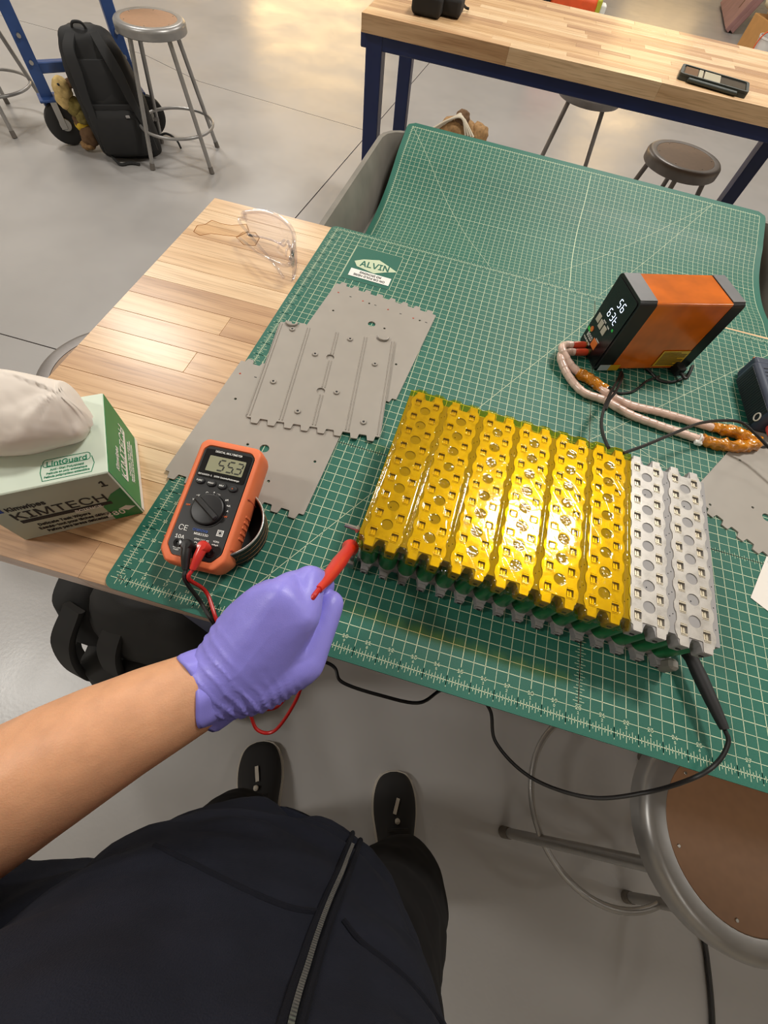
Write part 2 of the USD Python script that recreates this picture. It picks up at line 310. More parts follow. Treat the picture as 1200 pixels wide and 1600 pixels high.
for g in floor.geoms: obj('slab', prism(g, .012, -.012), 'floor_paint', fl, False)
struct('wall_left', box(.1, Y1 - Y0, 4.4, (X0 - .05, (Y0 + Y1) / 2, 2.2)), 'wall_paint'); struct('wall_right', box(.1, Y1 - Y0, 4.4, (X1 + .05, (Y0 + Y1) / 2, 2.2)), 'wall_paint')
struct('wall_back', box(X1 - X0 + .2, .1, 4.4, (0, Y1 + .05, 2.2)), 'wall_paint'); struct('wall_front', box(X1 - X0 + .2, .1, 4.4, (0, Y0 - .05, 2.2)), 'wall_paint')
struct('ceiling', box(X1 - X0 + .2, Y1 - Y0 + .2, .1, (0, (Y0 + Y1) / 2, 4.45)), 'ceiling_paint')
for n, (xa, xb, za, zb) in enumerate([(-6.2, -3.3, .7, 2.7), (1.6, 3.0, 1.0, 2.6)]):
    w = stage.DefinePrim(f'/World/window_{n + 1}', 'Xform'); w.SetCustomDataByKey('kind', 'structure')
    obj('pane', box(xb - xa, .02, zb - za, ((xa + xb) / 2, Y1 - .02, (za + zb) / 2)), 'window_glow', w, False)
    fr = sbox(xa - .06, za - .06, xb + .06, zb + .06).difference(sbox(xa, za, xb, zb))
    obj('frame', put(prism(fr, .06), frame((0, Y1 - .0, 0), (1, 0, 0), (0, 0, 1))), 'blue_steel', w, False)
    for q in (1, 2): obj('mullion', box(.04, .05, zb - za, (xa + (xb - xa) * q / 3, Y1 - .035, (za + zb) / 2)), 'blue_steel', w, False)

# ------------------------------------------------------------------ workbenches
def staves(t, x0, x1, y0, y1, top, thick, width, rg, cuts, mats):
    """a butcher-block top: every stave a piece of its own"""
    n = max(1, round((y1 - y0) / width)); w = (y1 - y0) / n
    for i in range(n):
        xs = [x0]
        while xs[-1] < cuts:
            xs.append(xs[-1] + rg.uniform(.16, .62))
        xs[-1] = x1 if xs[-1] > x1 or cuts < x1 - .3 else xs[-1]
        if xs[-1] < x1: xs.append(x1)
        for a, b in zip(xs[:-1], xs[1:]):
            if b - a < .02: continue
            obj('stave', box(b - a - .0004, w - .0004, thick, ((a + b) / 2, y0 + w * (i + .5), top - thick / 2 - rg.uniform(0, .0002)), .0003), mats[rg.integers(len(mats))], t, False)
WB, WA = V(-.2405, -.0150, 0), math.radians(1.0)
wb = thing('workbench', 'butcher block workbench in the foreground with green cutting mat on top and blue steel legs', 'workbench', WB, WA)
staves(wb, 0, 2.44, 0, .7535, H, .044, .0445, np.random.default_rng(3), .26, [f'wood_{i}' for i in range(6)])
for x in (.27, 2.38):
    for y in (.050, .70): obj('leg', box(.062, .062, H - .044, (x, y, (H - .044) / 2), .003), 'blue_steel', wb)
for y in (.050, .70): obj('apron', box(2.06, .04, .085, (1.325, y, H - .087), .003), 'blue_steel', wb)
for x in (.27, 2.38): obj('apron', box(.04, .6, .085, (x, .375, H - .087), .003), 'blue_steel', wb)
obj('shelf_rail', box(2.06, .04, .04, (1.325, .70, .2), .003), 'blue_steel', wb)

def rot2(p, o, a): return V(o[0] + p[0] * math.cos(a) - p[1] * math.sin(a), o[1] + p[0] * math.sin(a) + p[1] * math.cos(a))
filmmat('stain', (.74, .62, .50), .5, 50, 0.0, ior=1.02); filmmat('stain_pale', (.975, .955, .93), .5, 50, 0.0, ior=1.02)
for P_ in ([(304, 362), (309, 353), (322, 351), (331, 345), (345, 350), (362, 353), (384, 351), (388, 361), (372, 369), (352, 367), (330, 364), (313, 367)], [(371, 371), (381, 363), (398, 364), (404, 372), (398, 383), (382, 382)]):
    q = Polygon([tuple((np.array([[math.cos(WA), math.sin(WA)], [-math.sin(WA), math.cos(WA)]]) @ (at(u, v, H)[:2] - WB[:2]))) for u, v in P_]).buffer(.006).buffer(-.004)
    obj('stain', prism(q.buffer(-.0010), .0001, H + .00008), 'stain_pale', wb, False); obj('stain', prism(q.difference(q.buffer(-.0010)), .0001, H + .00008), 'stain', wb, False)
RB = V(-.3531, 2.0438, 0); RA = math.radians(.62)
rb = thing('workbench', 'long butcher block workbench standing behind the grey tub cart on dark blue steel legs', 'workbench', RB, RA)
staves(rb, 0, 2.45, 0, .695, H, .046, .0435, np.random.default_rng(5), 1.75, [f'wood_{i}' for i in range(6)])
RLX = 1.765
for x in (.045, RLX):
    for y in (.05, .645): obj('leg', box(.062, .062, H - .046, (x, y, (H - .046) / 2), .003), 'blue_steel', rb)
for y in (.04, .655): obj('apron', box(RLX + .06, .035, .042, ((RLX + .045) / 2, y, H - .067), .003), 'blue_steel', rb)
for x in (.045, RLX): obj('apron', box(.035, .54, .042, (x, .348, H - .067), .003), 'blue_steel', rb)

# ------------------------------------------------------------------ cutting mats
IN = .0254
def mat_print(p, seg, xmax, ymax, panel=None, numbers=True):
    half, full, n = .026, .036, seg
    blank = panel
    def L(a, b, w, s=1):
        if blank is None: p.line(a, b, w, s); return
        (ax, ay), (bx, by) = a, b; x0, y0, x1, y1 = blank
        if abs(ax - bx) < 1e-6 and x0 < ax < x1 and ay < y0 and by > y1: p.line(a, (ax, y0), w, s); p.line((ax, y1), b, w, s)
        elif abs(ay - by) < 1e-6 and y0 < ay < y1 and ax < x0 and bx > x1: p.line(a, (x0, ay), w, s); p.line((x1, ay), b, w, s)
        else: p.line(a, b, w, s)
    for k in range(0, int(xmax * 2) + 1):
        x = k / 2; big = k % 2 == 0
        L((x, .66 if big and numbers and 0 < x < xmax else -.2 if not big else 0), (x, ymax - (.25 if big else 0)), full if big else half, n)
    for k in range(0, int(ymax * 2) + 1):
        y = k / 2; big = k % 2 == 0
        L((.0 if y in (0, ymax) else .72 if big else -.2, y), (xmax, y), full if big else half, max(1, n // 4))
    for k in range(0, int(xmax * 8) + 1):
        x = k / 8; l = .26 if k % 8 == 0 else .26 if k % 4 == 0 else .2 if k % 2 == 0 else .11
        p.line((x, -l), (x, l if k % 4 else .2), .026); p.line((x, ymax - l), (x, ymax + l), .026)
    for k in range(0, int(ymax * 8) + 1):
        y = k / 8; l = .32 if k % 4 == 0 else .2 if k % 2 == 0 else .11
        p.line((-l, y), (l, y), .026)
    if numbers:
        for x in range(1, int(xmax)):
            for s, yy, h in ((str(x), .5, .15), (str(abs(19 - x)), .31, .11)):
                m = text(s, h, True); m.apply_translation((x, yy - .0, 0)); p.mesh(m)
        for y in range(1, int(ymax)):
            m = text(str(int(abs(14 - y))), .13, True); m.apply_translation((.5, y, 0)); p.mesh(m)
cm = thing('cutting_mat', 'flat green cutting mat with white inch grid covering the foreground workbench', 'cutting mat')
poly = sbox(-.47 * IN, -.47 * IN, 1.02, 29.35 * IN).buffer(-.012).buffer(.012, quad_segs=6)
obj('mat_sheet', prism(poly, .003, H), 'mat_green', cm, False)
ZM = H + .003
pr = Print(lambda q: np.c_[q[:, 0] * IN, q[:, 1] * IN, np.full(len(q), ZM + .00015)])
PAN = (2.05, 23.5, 5.6, 27.6)
mat_print(pr, 1, 38, 29, PAN)
for a, b, w in (((PAN[0], PAN[1]), (PAN[2], PAN[1]), .03), ((PAN[0], PAN[3]), (PAN[2], PAN[3]), .03), ((PAN[0], PAN[1]), (PAN[0], PAN[3]), .03), ((PAN[2], PAN[1]), (PAN[2], PAN[3]), .03),
                ((4.8, 0), (21.3, 29), .032), ((20, 15), (34, 29), .032), ((20, 15), (5, 0), .02), ((20, 17.1), (26.2, 13.55), .032), ((0, 10), (38, 10), .04), ((20, .66), (20, 28.5), .045)):
    pr.line(a, b, w)
for k in range(0, 38 * 8): x = k / 8; l = .16 if k % 2 == 0 else .09; pr.line((x, 10 - l), (x, 10 + l), .026) if k % 4 else None
for k in range(5, 28 * 8): y = k / 8; l = .24 if k % 2 == 0 else .13; pr.line((20 - l, y), (20 + l, y), .026) if k % 4 else None
obj('grid_print', pr.build(), 'mat_print', cm, False)
# maker's panel: a diamond badge with the maker's name
logo = Print(lambda q: np.c_[q[:, 0], q[:, 1], np.full(len(q), ZM + .0002)])
def quad(P, z): return trimesh.Trimesh(np.c_[np.array(P), np.full(len(P), z)], [[0, i, i + 1] for i in range(1, len(P) - 1)], process=False)
dia = np.array([(at(u, v, ZM)[:2]) for u, v in ((554, 407.5), (568.5, 405.5), (593, 407), (609, 417.5), (620.5, 426), (603, 426), (584, 427.5), (557.5, 416))])
obj('badge', quad(dia[::-1], ZM + .0003), 'mat_print', cm, False)
c0, c1, up0 = at(561.5, 415.2, ZM), at(606.5, 425.6, ZM), at(566.5, 407.8, ZM)
ex_ = (c1 - c0) / np.linalg.norm(c1 - c0); uh = (up0 - c0) - ex_ * ((up0 - c0) @ ex_); hh_ = np.linalg.norm(uh)
obj('badge_lettering', put(text('ALVIN', hh_ * 1.0, True, .0002, w=np.linalg.norm(c1 - c0)), frame((c0 + c1) / 2 + uh / 2 + V(0, 0, .0004), ex_, uh)), 'mat_green', cm, False)
lp = [at(u, v, ZM)[:2] for u, v in ((549, 418.5), (611.5, 436.5), (606.5, 447.5), (543.5, 429.5))]
lt = thing('sticker_label', 'small white printed strip label stuck on the cutting mat below the diamond badge', 'label')
lpoly = Polygon(lp); obj('strip', prism(lpoly, .0003, ZM + .0003), 'label_white', lt, False)
lc = np.array(lp).mean(0); lx = np.array(lp[0]) - np.array(lp[1])
for k, s in ((-1, 'RO IRONING'), (1, 'ON OR FOLD HERE')):
    obj('lettering', put(text(s, .0052, True, .0002, w=.04 if k < 0 else .058), frame((*(lc + V(0, k * -.0045)), ZM + .0007), (*lx, 0), (0, -1, 0))), 'ink', lt, False)

# the second mat, sagging in the grey tub cart behind the bench
tub = thing('utility_cart', 'grey plastic tub cart holding the sagging second cutting mat behind the workbench', 'cart')
TX0, TX1, TY0, TY1, TZ, TD = -.066, 1.075, .772, 1.375, H - .055, .12
def ring(x0, y0, x1, y1, r, z, n=10):
    p = np.array(sbox(x0, y0, x1, y1).buffer(-r).buffer(r, quad_segs=n).exterior.coords)[:-1]; return np.c_[p, np.full(len(p), z)]
rr = [ring(TX0 - .012, TY0 - .012, TX1 + .012, TY1 + .012, .072, TZ - .018), ring(TX0 - .012, TY0 - .012, TX1 + .012, TY1 + .012, .072, TZ), ring(TX0, TY0, TX1, TY1, .06, TZ),
      ring(TX0 + .012, TY0 + .012, TX1 - .012, TY1 - .012, .055, TZ - .03), ring(TX0 + .026, TY0 + .026, TX1 - .026, TY1 - .026, .05, TZ - TD)]
def samelen(R):
    out = []
    for r in R:
        d = np.r_[0, np.cumsum(np.linalg.norm(np.diff(np.vstack([r, r[:1]]), axis=0), axis=1))]; rc = np.vstack([r, r[:1]])
        s = np.linspace(0, d[-1], 121)[:-1]; out.append(np.c_[[np.interp(s, d, rc[:, k]) for k in range(3)]].T)
    return out
obj('tray', [loft(samelen(rr), False), prism(Polygon(rr[4][:, :2]), .006, TZ - TD - .006)], 'tub_grey', tub, 40)
obj('drain_rib', box(.016, .5, .003, (TX0 + .075, 1.07, TZ - TD + .0015), .001), 'tub_grey', tub)
for x in (TX0 + .06, TX1 - .06):
    for y in (TY0 + .06, TY1 - .06): obj('corner_post', box(.05, .05, TZ - TD - .1, (x, y, .1 + (TZ - TD - .1) / 2), .008), 'tub_grey', tub)
obj('lower_tray', rbox(TX1 - TX0, TY1 - TY0, .06, ((TX0 + TX1) / 2, (TY0 + TY1) / 2, .17), .02), 'tub_grey', tub)
for x in (TX0 + .08, TX1 - .08):
    for y in (TY0 + .08, TY1 - .08):
        w = lathe([(1e-4, -.016), (.04, -.016), (.05, -.01), (.05, .01), (.04, .016), (1e-4, .016)], 24); obj('caster', put(w, frame((x, y, .05), (0, 1, 0), (0, 0, 1))), 'rubber', tub)
PROF = np.array([(1.408, -.040), (1.36, -.053), (1.30, -.071), (1.255, -.092), (1.19, -.116), (1.10, -.134), (1.0, -.139), (.92, -.138), (.86, -.136), (.83, -.135)])
PQ = spline(np.c_[np.zeros(len(PROF)), PROF], 10)[:, 1:]
PS = np.r_[0, np.cumsum(np.linalg.norm(np.diff(PQ, axis=0), axis=1))]
MX0, MW = -.0165, 39.3 * IN
def sag(q, lift=0.0):
    """q in metres: across the mat and down from its far edge"""
    y = np.interp(q[:, 1], PS, PQ[:, 0]); z = np.interp(q[:, 1], PS, PQ[:, 1]); t = q[:, 0] / MW
    z = z + .035 * t * np.clip((q[:, 1] - .1) / .3, 0, 1); y2 = y - .019 * t
    return np.c_[MX0 + q[:, 0], y2, H + z + lift]
m2 = thing('cutting_mat', 'second green cutting mat with white grid sagging in the grey tub cart', 'cutting mat')
nx, ny = 24, 60; LEN = PS[-1] - .01
gx, gy = np.meshgrid(np.linspace(0, MW, nx), np.linspace(0, LEN, ny)); g = np.c_[gx.ravel(), gy.ravel()]
# rounded corners at the far edge
cr = .02
for k in range(len(g)):
    x, y = g[k]
    if y < cr:
        dx = cr - math.sqrt(max(cr * cr - (cr - y) ** 2, 0)); g[k, 0] = min(max(x, dx), MW - dx)
tp, bt = sag(g, .0), sag(g, -.003); i, j = np.meshgrid(np.arange(ny - 1), np.arange(nx - 1), indexing='ij'); a = (i * nx + j).ravel()
ft = np.vstack([np.stack([a, a + nx, a + 1], 1), np.stack([a + 1, a + nx, a + nx + 1], 1)])
rim = np.r_[np.arange(nx), (np.arange(1, ny) * nx + nx - 1), ((ny - 1) * nx + np.arange(nx - 2, -1, -1)), np.arange(ny - 2, 0, -1) * nx]; rn = np.roll(rim, -1); N0 = nx * ny
sd = np.vstack([np.stack([rim, rn, rn + N0], 1), np.stack([rim, rn + N0, rim + N0], 1)])
obj('mat_sheet', trimesh.Trimesh(np.vstack([tp, bt]), np.vstack([ft, ft[:, ::-1] + N0, sd]), process=False), 'mat_green', m2, 40)
p2 = Print(lambda q: sag(np.c_[.0165 + q[:, 0] * IN, .0165 + q[:, 1] * IN], .0004))
YM = (LEN - .02) / IN
for k in range(0, 76 + 1): p2.line((k / 2, 0), (k / 2, YM), .045 if k in (0, 76) else .034 if k % 2 == 0 else .024, 40)
for k in range(0, int(YM * 2) + 1): p2.line((0, k / 2), (38, k / 2), .055 if k == 0 else .03 if k % 2 == 0 else .02, 12)
for a, b, w in (((0, 0), (14.2, 14.2 * 1.35), .03), ((33, .1), (16.5, 17), .03), ((33, .1), (22.8, 17), .03), ((20, .4), (20, YM), .08), ((0, 10), (38, 10), .05)): p2.line(a, b, w, 40)
for k in range(0, 38 * 4): p2.line((k / 4, -.14), (k / 4, .14), .025)
for k in range(0, int(YM * 4)): p2.line((-.14, k / 4), (.14, k / 4), .025)
obj('grid_print', p2.build(), 'mat_print', m2, False)

# ------------------------------------------------------------------ battery pack
PC, PA = V(.4235, .1930, H + .003), math.radians(-1.2)
pk = thing('battery_pack', 'large battery pack of green cells in grey holders, mostly under shiny yellow polyimide film', 'battery pack', PC, PA)
NU, NV, PU, PV = 16, 9, .0226, .0230
UW, VW = NU * PU / 2, NV * PV / 2
cu = lambda i: (i - (NU - 1) / 2) * PU
cv = lambda j: (j - (NV - 1) / 2) * PV
ZT = .0760                                                   # top face of the upper holder
cell_m = lathe([(1e-4, .003), (.0098, .003), (.0105, .004), (.0105, .0715), (.0098, .0725), (1e-4, .0725)], 28)
for i in range(NU):
    for j in range(NV):
        if i in (0, NU - 1) or j in (0, NV - 1): obj('battery_cell', move(cell_m, cu(i), cv(j), 0), 'cell_green', pk, 40)
def holder_poly(inset=0.0, prong=.0055):
    core = sbox(-UW - .0015, -VW + .0045, UW + .0015, VW - .0045); ps = [core]
    for i in range(NU):
        for sgn in (-1, 1):
            a = sgn * (VW - .006); b = sgn * (VW + prong)
            base = Polygon([(cu(i) - .0088, a), (cu(i) + .0088, a), (cu(i) + .0060, sgn * (VW - .0005)), (cu(i) + .0046, b), (cu(i) - .0046, b), (cu(i) - .0060, sgn * (VW - .0005))])
            ps.append(base)
    return unary_union(ps).buffer(-.0012).buffer(.0024).buffer(-.0012 - inset)
WIN = unary_union([sbox(cu(i) - .0036, cv(j) - .0036, cu(i) + .0036, cv(j) + .0036) for i in range(NU) for j in range(NV)])
up = holder_poly().difference(WIN)
obj('upper_holder', [prism(up, .0032, ZT - .0032), prism(holder_poly(.0008), .010, ZT - .0150), prism(holder_poly().difference(holder_poly(.0008)), .0118, ZT - .0150)], 'holder_grey', pk, 25)
obj('lower_holder', [prism(holder_poly(.0002, .0048), .0100, .0)], 'holder_grey', pk, 25)
clip_m = cat([box(.0084, .006, .0035, (0, .001, .0020), .0006), box(.0066, .0036, .0030, (0, -.0005, .0062), .0006), box(.0084, .005, .0022, (0, .0015, .0100), .0005), box(.0016, .003, .011, (-.0037, 0, .0055)), box(.0016, .003, .011, (.0037, 0, .0055))])
for i in range(NU): obj('clip', move(clip_m, cu(i), -VW - .0058, .0), 'holder_grey', pk, False)
slot_m = box(.0040, .0008, .0018, (0, 0, 0))
obj('clip_slots', [move(slot_m, cu(i), -VW - .0060, ZT - .0085) for i in range(NU)] + [move(slot_m, cu(i), -VW - .0091, .0065) for i in range(NU)], 'black_soft', pk, False)
say(stage.GetPrimAtPath(str(pk.GetPath()) + '/clip_slots'), kind='stuff')
obj('side_clips', [box(.004, .006, .007, (s * (UW + .0030), cv(j) + PV / 2, z), .0008) for j in range(NV - 1) for s in (-1, 1) for z in (.008,)], 'holder_grey', pk, False)
def strip_poly(k):
    c = -UW + (2 * k + 1) * PU; n = 80; vs = np.linspace(-VW + .001, VW - .001, n)
    wob = .0011 * np.clip(1.6 * np.cos((vs / PV) * 2 * np.pi), -1, 1)
    body = Polygon(np.r_[np.c_[c - .0188 - wob, vs], np.c_[c + .0188 + wob, vs][::-1]]); ps = [body]
    for d in (-1, 1):
        for sg in (-1, 1): ps.append(sbox(c + d * PU / 2 - .0047, min(sg * (VW - .004), sg * (VW + .0050)), c + d * PU / 2 + .0047, max(sg * (VW - .004), sg * (VW + .0050))))
    for sg in (-1, 0, 1):
        for se in (-1, 1): ps.append(None)
    p = unary_union([q for q in ps if q is not None])
    cut = [sbox(c - .0062, min(sg * (VW - .0045), sg * (VW + .01)), c + .0062, max(sg * (VW - .0045), sg * (VW + .01))).buffer(.0008) for sg in (-1, 1)]
    p = p.difference(unary_union(cut)).buffer(-.0012).buffer(.0024).buffer(-.0012)
    holes = [Point(c, (j - (NV - 2) / 2) * PV).buffer(.0062, quad_segs=10) for j in range(NV - 1)]
    return p.difference(unary_union(holes + [WIN]))
for k in range(8):
    obj('nickel_strip', prism(strip_poly(k), .0007, ZT + .0002), 'nickel', pk, 25, label='bare silvery nickel strip' if k > 5 else None)
tab_m = cat([box(.0070, .0070, .0006, (0, 0, 0)), box(.0016, .0062, .0010, (-.0014, 0, .0006), .0002), box(.0016, .0062, .0010, (.0012, 0, .0006), .0002), box(.0066, .0011, .0007, (0, .0043, .0030), .0002), box(.0066, .0011, .0007, (0, -.0043, .0030), .0002), box(.0066, .0008, .0006, (0, -.0058, .0029), .0002), box(.0066, .0008, .0006, (0, .0058, .0029), .0002)])
for i in range(NU):
    for j in range(NV): obj('weld_tab', move(tab_m, cu(i), cv(j), ZT - .0019), 'tab_nickel', pk, False)
dots = []
for k in range(9):
    for j in range(NV):
        for d in (-.0016, .0016):
            if abs(-UW + 2 * k * PU + d) < UW + .001: dots.append(disc(.00055, .0002, (-UW + 2 * k * PU + d, cv(j) + PV * .5 + d, ZT + .0001), 8))
for i in range(8):
    for j in (1, 6): dots.append(disc(.0007, .0003, (-UW + (2 * i + 1) * PU - .002, (j - 3.5) * PV - .002, ZT + .0001), 8))
obj('pin_hole', dots, 'ink', pk, False)
say(stage.GetPrimAtPath(str(pk.GetPath()) + '/pin_hole'), kind='stuff')
obj('terminal_bolt', [put(disc(.0026, .022, (0, 0, 0), 12), frame((-UW - .009, -VW + .016, .060), (0, 1, 0), (0, 0, 1))), put(disc(.0045, .003, (0, 0, 0), 6), frame((-UW - .006, -VW + .016, .060), (0, 1, 0), (0, 0, 1)))], 'steel', pk, 30)
obj('terminal_bracket', [box(.004, .012, .045, (-UW - .0055, -VW + .004, .026), .0006), box(.010, .005, .014, (-UW - .006, -VW - .006, .010), .001)], 'steel', pk, False)
obj('end_bracket', box(.011, .012, .024, (UW - .006, -VW - .006, .014), .003), 'tub_grey', pk)
# yellow film: a heat-shrunk sheet that dips between the strips and folds down over the prongs
def film_mesh(u0, u1, du=.00075, drop=.016):
    us = np.arange(u0, u1 + 1e-9, du); ve = VW + .0066
    vv = np.arange(-ve - drop, ve + .0045, du); U, W = np.meshgrid(us, vv)
    k = (U + UW) / (2 * PU); fr = np.abs(k - np.round(k)) * 2 * PU                  # distance from the nearest gap between strips
    dip = np.clip(1 - fr / .0046, 0, 1) ** 1.4
    P3 = np.stack([U, W, U * 0], -1)
    n1 = meshkit.noise(P3 * [180, 40, 1], 3) - .5; n2 = meshkit.noise(P3 * [420, 420, 1], 5) - .5; n3 = meshkit.noise(np.stack([U * 90 + W * 60, W * 300 - U * 160, U * 0], -1), 9) - .5
    n4 = np.abs(meshkit.noise(np.stack([U * 140 + W * 90, W * 22 - U * 30, U * 0], -1), 21) - .5)
    Z = ZT + .0024 + .00010 * n1 + .00003 * n2 + .00007 * n3 * np.clip(1.2 - fr / .014, .15, 1) - .00016 * np.exp(-(n4 / .02) ** 2)
    Z -= dip * (.0018 + .0005 * n1)
    # window and hole dimples
    ui = (U + UW) / PU; vi = (W + VW) / PV
    wu, wv = (ui - np.floor(ui) - .5) * PU, (vi - np.floor(vi) - .5) * PV
    inw = (np.abs(wu) < .0036) & (np.abs(wv) < .0036) & (np.abs(W) < VW)
    Z -= np.where(inw, .0006, 0)
    kk = (U + UW) / (2 * PU); hu = (kk - np.floor(kk) - .5) * 2 * PU; hv = (vi - np.round(vi)) * PV
    hole = (np.hypot(hu, hv) < .0060) & (np.abs(W) < VW - .01)
    Z -= np.where(hole, .0002 + .0004 * (meshkit.noise(P3 * [260, 700, 1], 31) - .5), 0)
    Y = np.clip(W, -ve, None).copy()
    # fold over the front: sags between the prongs
    over = np.clip(-ve - W, 0, None); prong = np.clip(np.cos((U / PU - .5) * 2 * np.pi) * 1.3 + .75, 0, 1)
    fold = np.clip((-W - (VW - .003)) / .008, 0, 1)
    Z -= over * (.80 + .25 * n1) + fold * (1 - prong) * .0040
    Y += -over * .12 + over * (1 - prong) * .30 + .0010 * n2 * np.clip(over / .004, 0, 1)
    ov2 = np.clip(W - (VW + .0056), 0, None); fb = np.clip((W - (VW + .0045)) / .004, 0, 1)
    Z -= ov2 * .5 + fb * (1 - prong) * .003
    v = np.stack([U, Y, Z], -1).reshape(-1, 3); ny, nx = U.shape
    i, j = np.meshgrid(np.arange(ny - 1), np.arange(nx - 1), indexing='ij'); a = (i * nx + j).ravel()
    m = trimesh.Trimesh(v, np.vstack([np.stack([a, a + 1, a + nx], 1), np.stack([a + 1, a + nx + 1, a + nx], 1)]), process=False)
    return m
obj('polyimide_film', film_mesh(-UW - .0018, -UW + 12 * PU + .0035), 'kapton', pk, True, label='shiny yellow polyimide film over six strips')

# ------------------------------------------------------------------ grey plates on the mat
def teeth_plate(w, d, teeth, pitch, th_front=.0085, th_back=.0075, tw=.0105):
    ps = [sbox(-w / 2, -d / 2, w / 2, d / 2)]
    for k in range(teeth):
        x = (k - (teeth - 1) / 2) * pitch
        for s, t in ((-1, th_front), (1, th_back)):
            if t: ps.append(Polygon([(x - tw * .62, s * (d / 2 - .002)), (x + tw * .62, s * (d / 2 - .002)), (x + tw * .42, s * (d / 2 + t)), (x - tw * .42, s * (d / 2 + t))]))
    return unary_union(ps).buffer(-.0012).buffer(.0024).buffer(-.0012)
def plate(name_label, c, a, w, d, holes, marks, z, th=.0022, kind='plain'):
    t = thing('cover_plate', name_label, 'plate', (c[0], c[1], z), a, 'cover plates on the cutting mat')
    p = teeth_plate(w, d, 8, PU)
    p = p.difference(unary_union([Point(x, y).buffer(r, quad_segs=8) for x, y, r in holes]))
    obj('sheet', prism(p, th), 'plate_grey', t, 25)
    rd, bk = [], []
    for x, y, s in marks:
        if s == '+': rd += [box(.0032, .0011, .0002, (x, y, th + .0001)), box(.0011, .0032, .0002, (x, y, th + .0001))]
        else: bk.append(box(.0036, .0011, .0002, (x, y, th + .0001)))
    if rd: obj('plus_mark', rd, 'ink_red', t, False)
    if bk: obj('minus_mark', bk, 'ink', t, False)
    return t
def loc(c, a, *px):
    o = []
    for u, v in px:
        q = at(u, v, ZM + .003)[:2] - np.array(c[:2]); o.append((q[0] * math.cos(a) + q[1] * math.sin(a), -q[0] * math.sin(a) + q[1] * math.cos(a)))
    return o
# the upper plate
A1 = math.atan2(.5674 - .5811, .2351 - .0526); C1 = V(.1365, .4640)
hp = loc(C1, A1, (520.7, 484.5), (577, 489.5 + 22), (600.8, 512.5), (619, 568.5)); hb = loc(C1, A1, (580.8, 505.5))
mk = [(*q, s) for q, s in zip(loc(C1, A1, (528.7, 456.3), (547.8, 463), (567, 469.6), (586.7, 476.2), (606.3, 483), (626, 489.7), (645.8, 496.5), (666, 503.2)), '+-+-+-+-')]
plate('grey metal cover plate with red plus marks, farthest back of the overlapping plates', C1, A1, 8 * PU + .002, .2085, [(*q, .0019) for q in (hp[0], hp[2], hp[3])] + [(*hb[0], .0062)] + [(*q, .0018) for q in loc(C1, A1, (577, 473.3), (656, 500))], mk, ZM)
A3 = math.atan2(.1338 - .1401, -.0076 - .1656) + math.pi; C3 = V(.0800, .2380)
A3 = -math.radians(1.5)
C3 = V(.0722, .2395)
hp = loc(C3, A3, (367.6, 622.5), (492, 720.5), (419.3, 751.3), (386.7, 693.7)); hb = loc(C3, A3, (413, 700))
mk = [(*q, s) for q, s in zip(loc(C3, A3, (375, 583), (399, 588.7)), '+-')]
plate('grey metal cover plate lying half under the multimeter', C3, A3, 8 * PU + .002, .2065, [(*q, .0019) for q in hp] + [(*hb[0], .0062)], mk, ZM)
# the middle plate: ribbed, with standoffs
A2 = -.008; C2 = V(.1078, .3640)
q4 = [at(u, v, ZM + .006)[:2] for u, v in ((437, 500), (618, 527), (590, 686), (388, 652))]
C2 = np.mean(q4, 0); A2 = math.atan2(*( (q4[1] + q4[2] - q4[0] - q4[3])[::-1])) 
t2 = thing('cover_plate', 'ribbed grey plastic cover plate with small standoffs, lying on top of two flat plates', 'plate', (C2[0], C2[1], ZM + .0024), A2, 'cover plates on the cutting mat')
W2, D2, T2 = 8 * PU + .0015, .197, .0022
big = loc(C2, A2, (516, 559.5), (501.3, 612)); P = teeth_plate(W2, D2, 8, PU, .0085, .0045)
P = P.difference(unary_union([Point(x, y).buffer(.0061, quad_segs=8) for x, y in big]))
obj('sheet', prism(P, T2), 'plate_grey', t2, 25)
for k in range(5):
    x = (k - 2) * W2 / 4 + (.0015 if k == 0 else -.0015 if k == 4 else 0)
    y0, y1 = -D2 / 2 + .003, D2 / 2 - .004
    segs = [(y0, y1)] if k != 2 else [(y0, min(b[1] for b in big) - .007), (min(b[1] for b in big) + .007, max(b[1] for b in big) - .007), (max(b[1] for b in big) + .007, y1)]
    for a, b in segs:
        obj('rib', [box(.0012, b - a, .0013, (x - .0020, (a + b) / 2, T2 + .0005), .0004), box(.0012, b - a, .0013, (x + .0020, (a + b) / 2, T2 + .0005), .0004)], 'plate_grey', t2, False)
for x, y in loc(C2, A2, (457, 516.5), (547, 532), (492.5, 555.3), (585.6, 570.8), (427.5, 598.2), (526, 614.7), (465.4, 644.5), (567.8, 661.3)):
    so = obj('standoff', move(lathe([(.0017, .0), (.0017, .0022), (.0036, .0024), (.0042, .0018), (.0044, 0), (.0017, 0)], 20), x, y, T2 - .0002), 'plate_grey', t2, 30)
    obj('insert', move(disc(.0017, .0012, (0, 0, .0010), 12), x, y, T2), 'ink', so, False)
for k in (0, 7):
    x_ = (k - 3.5) * PU + (.006 if k == 0 else -.006)
    obj('lip', tube([(x_ + .0085 * math.cos(a_), D2 / 2 + .0010 + .0075 * math.sin(a_), T2 + .0022) for a_ in np.linspace(math.pi, 2 * math.pi, 12)], .0016, 8), 'plate_grey', t2, 30)
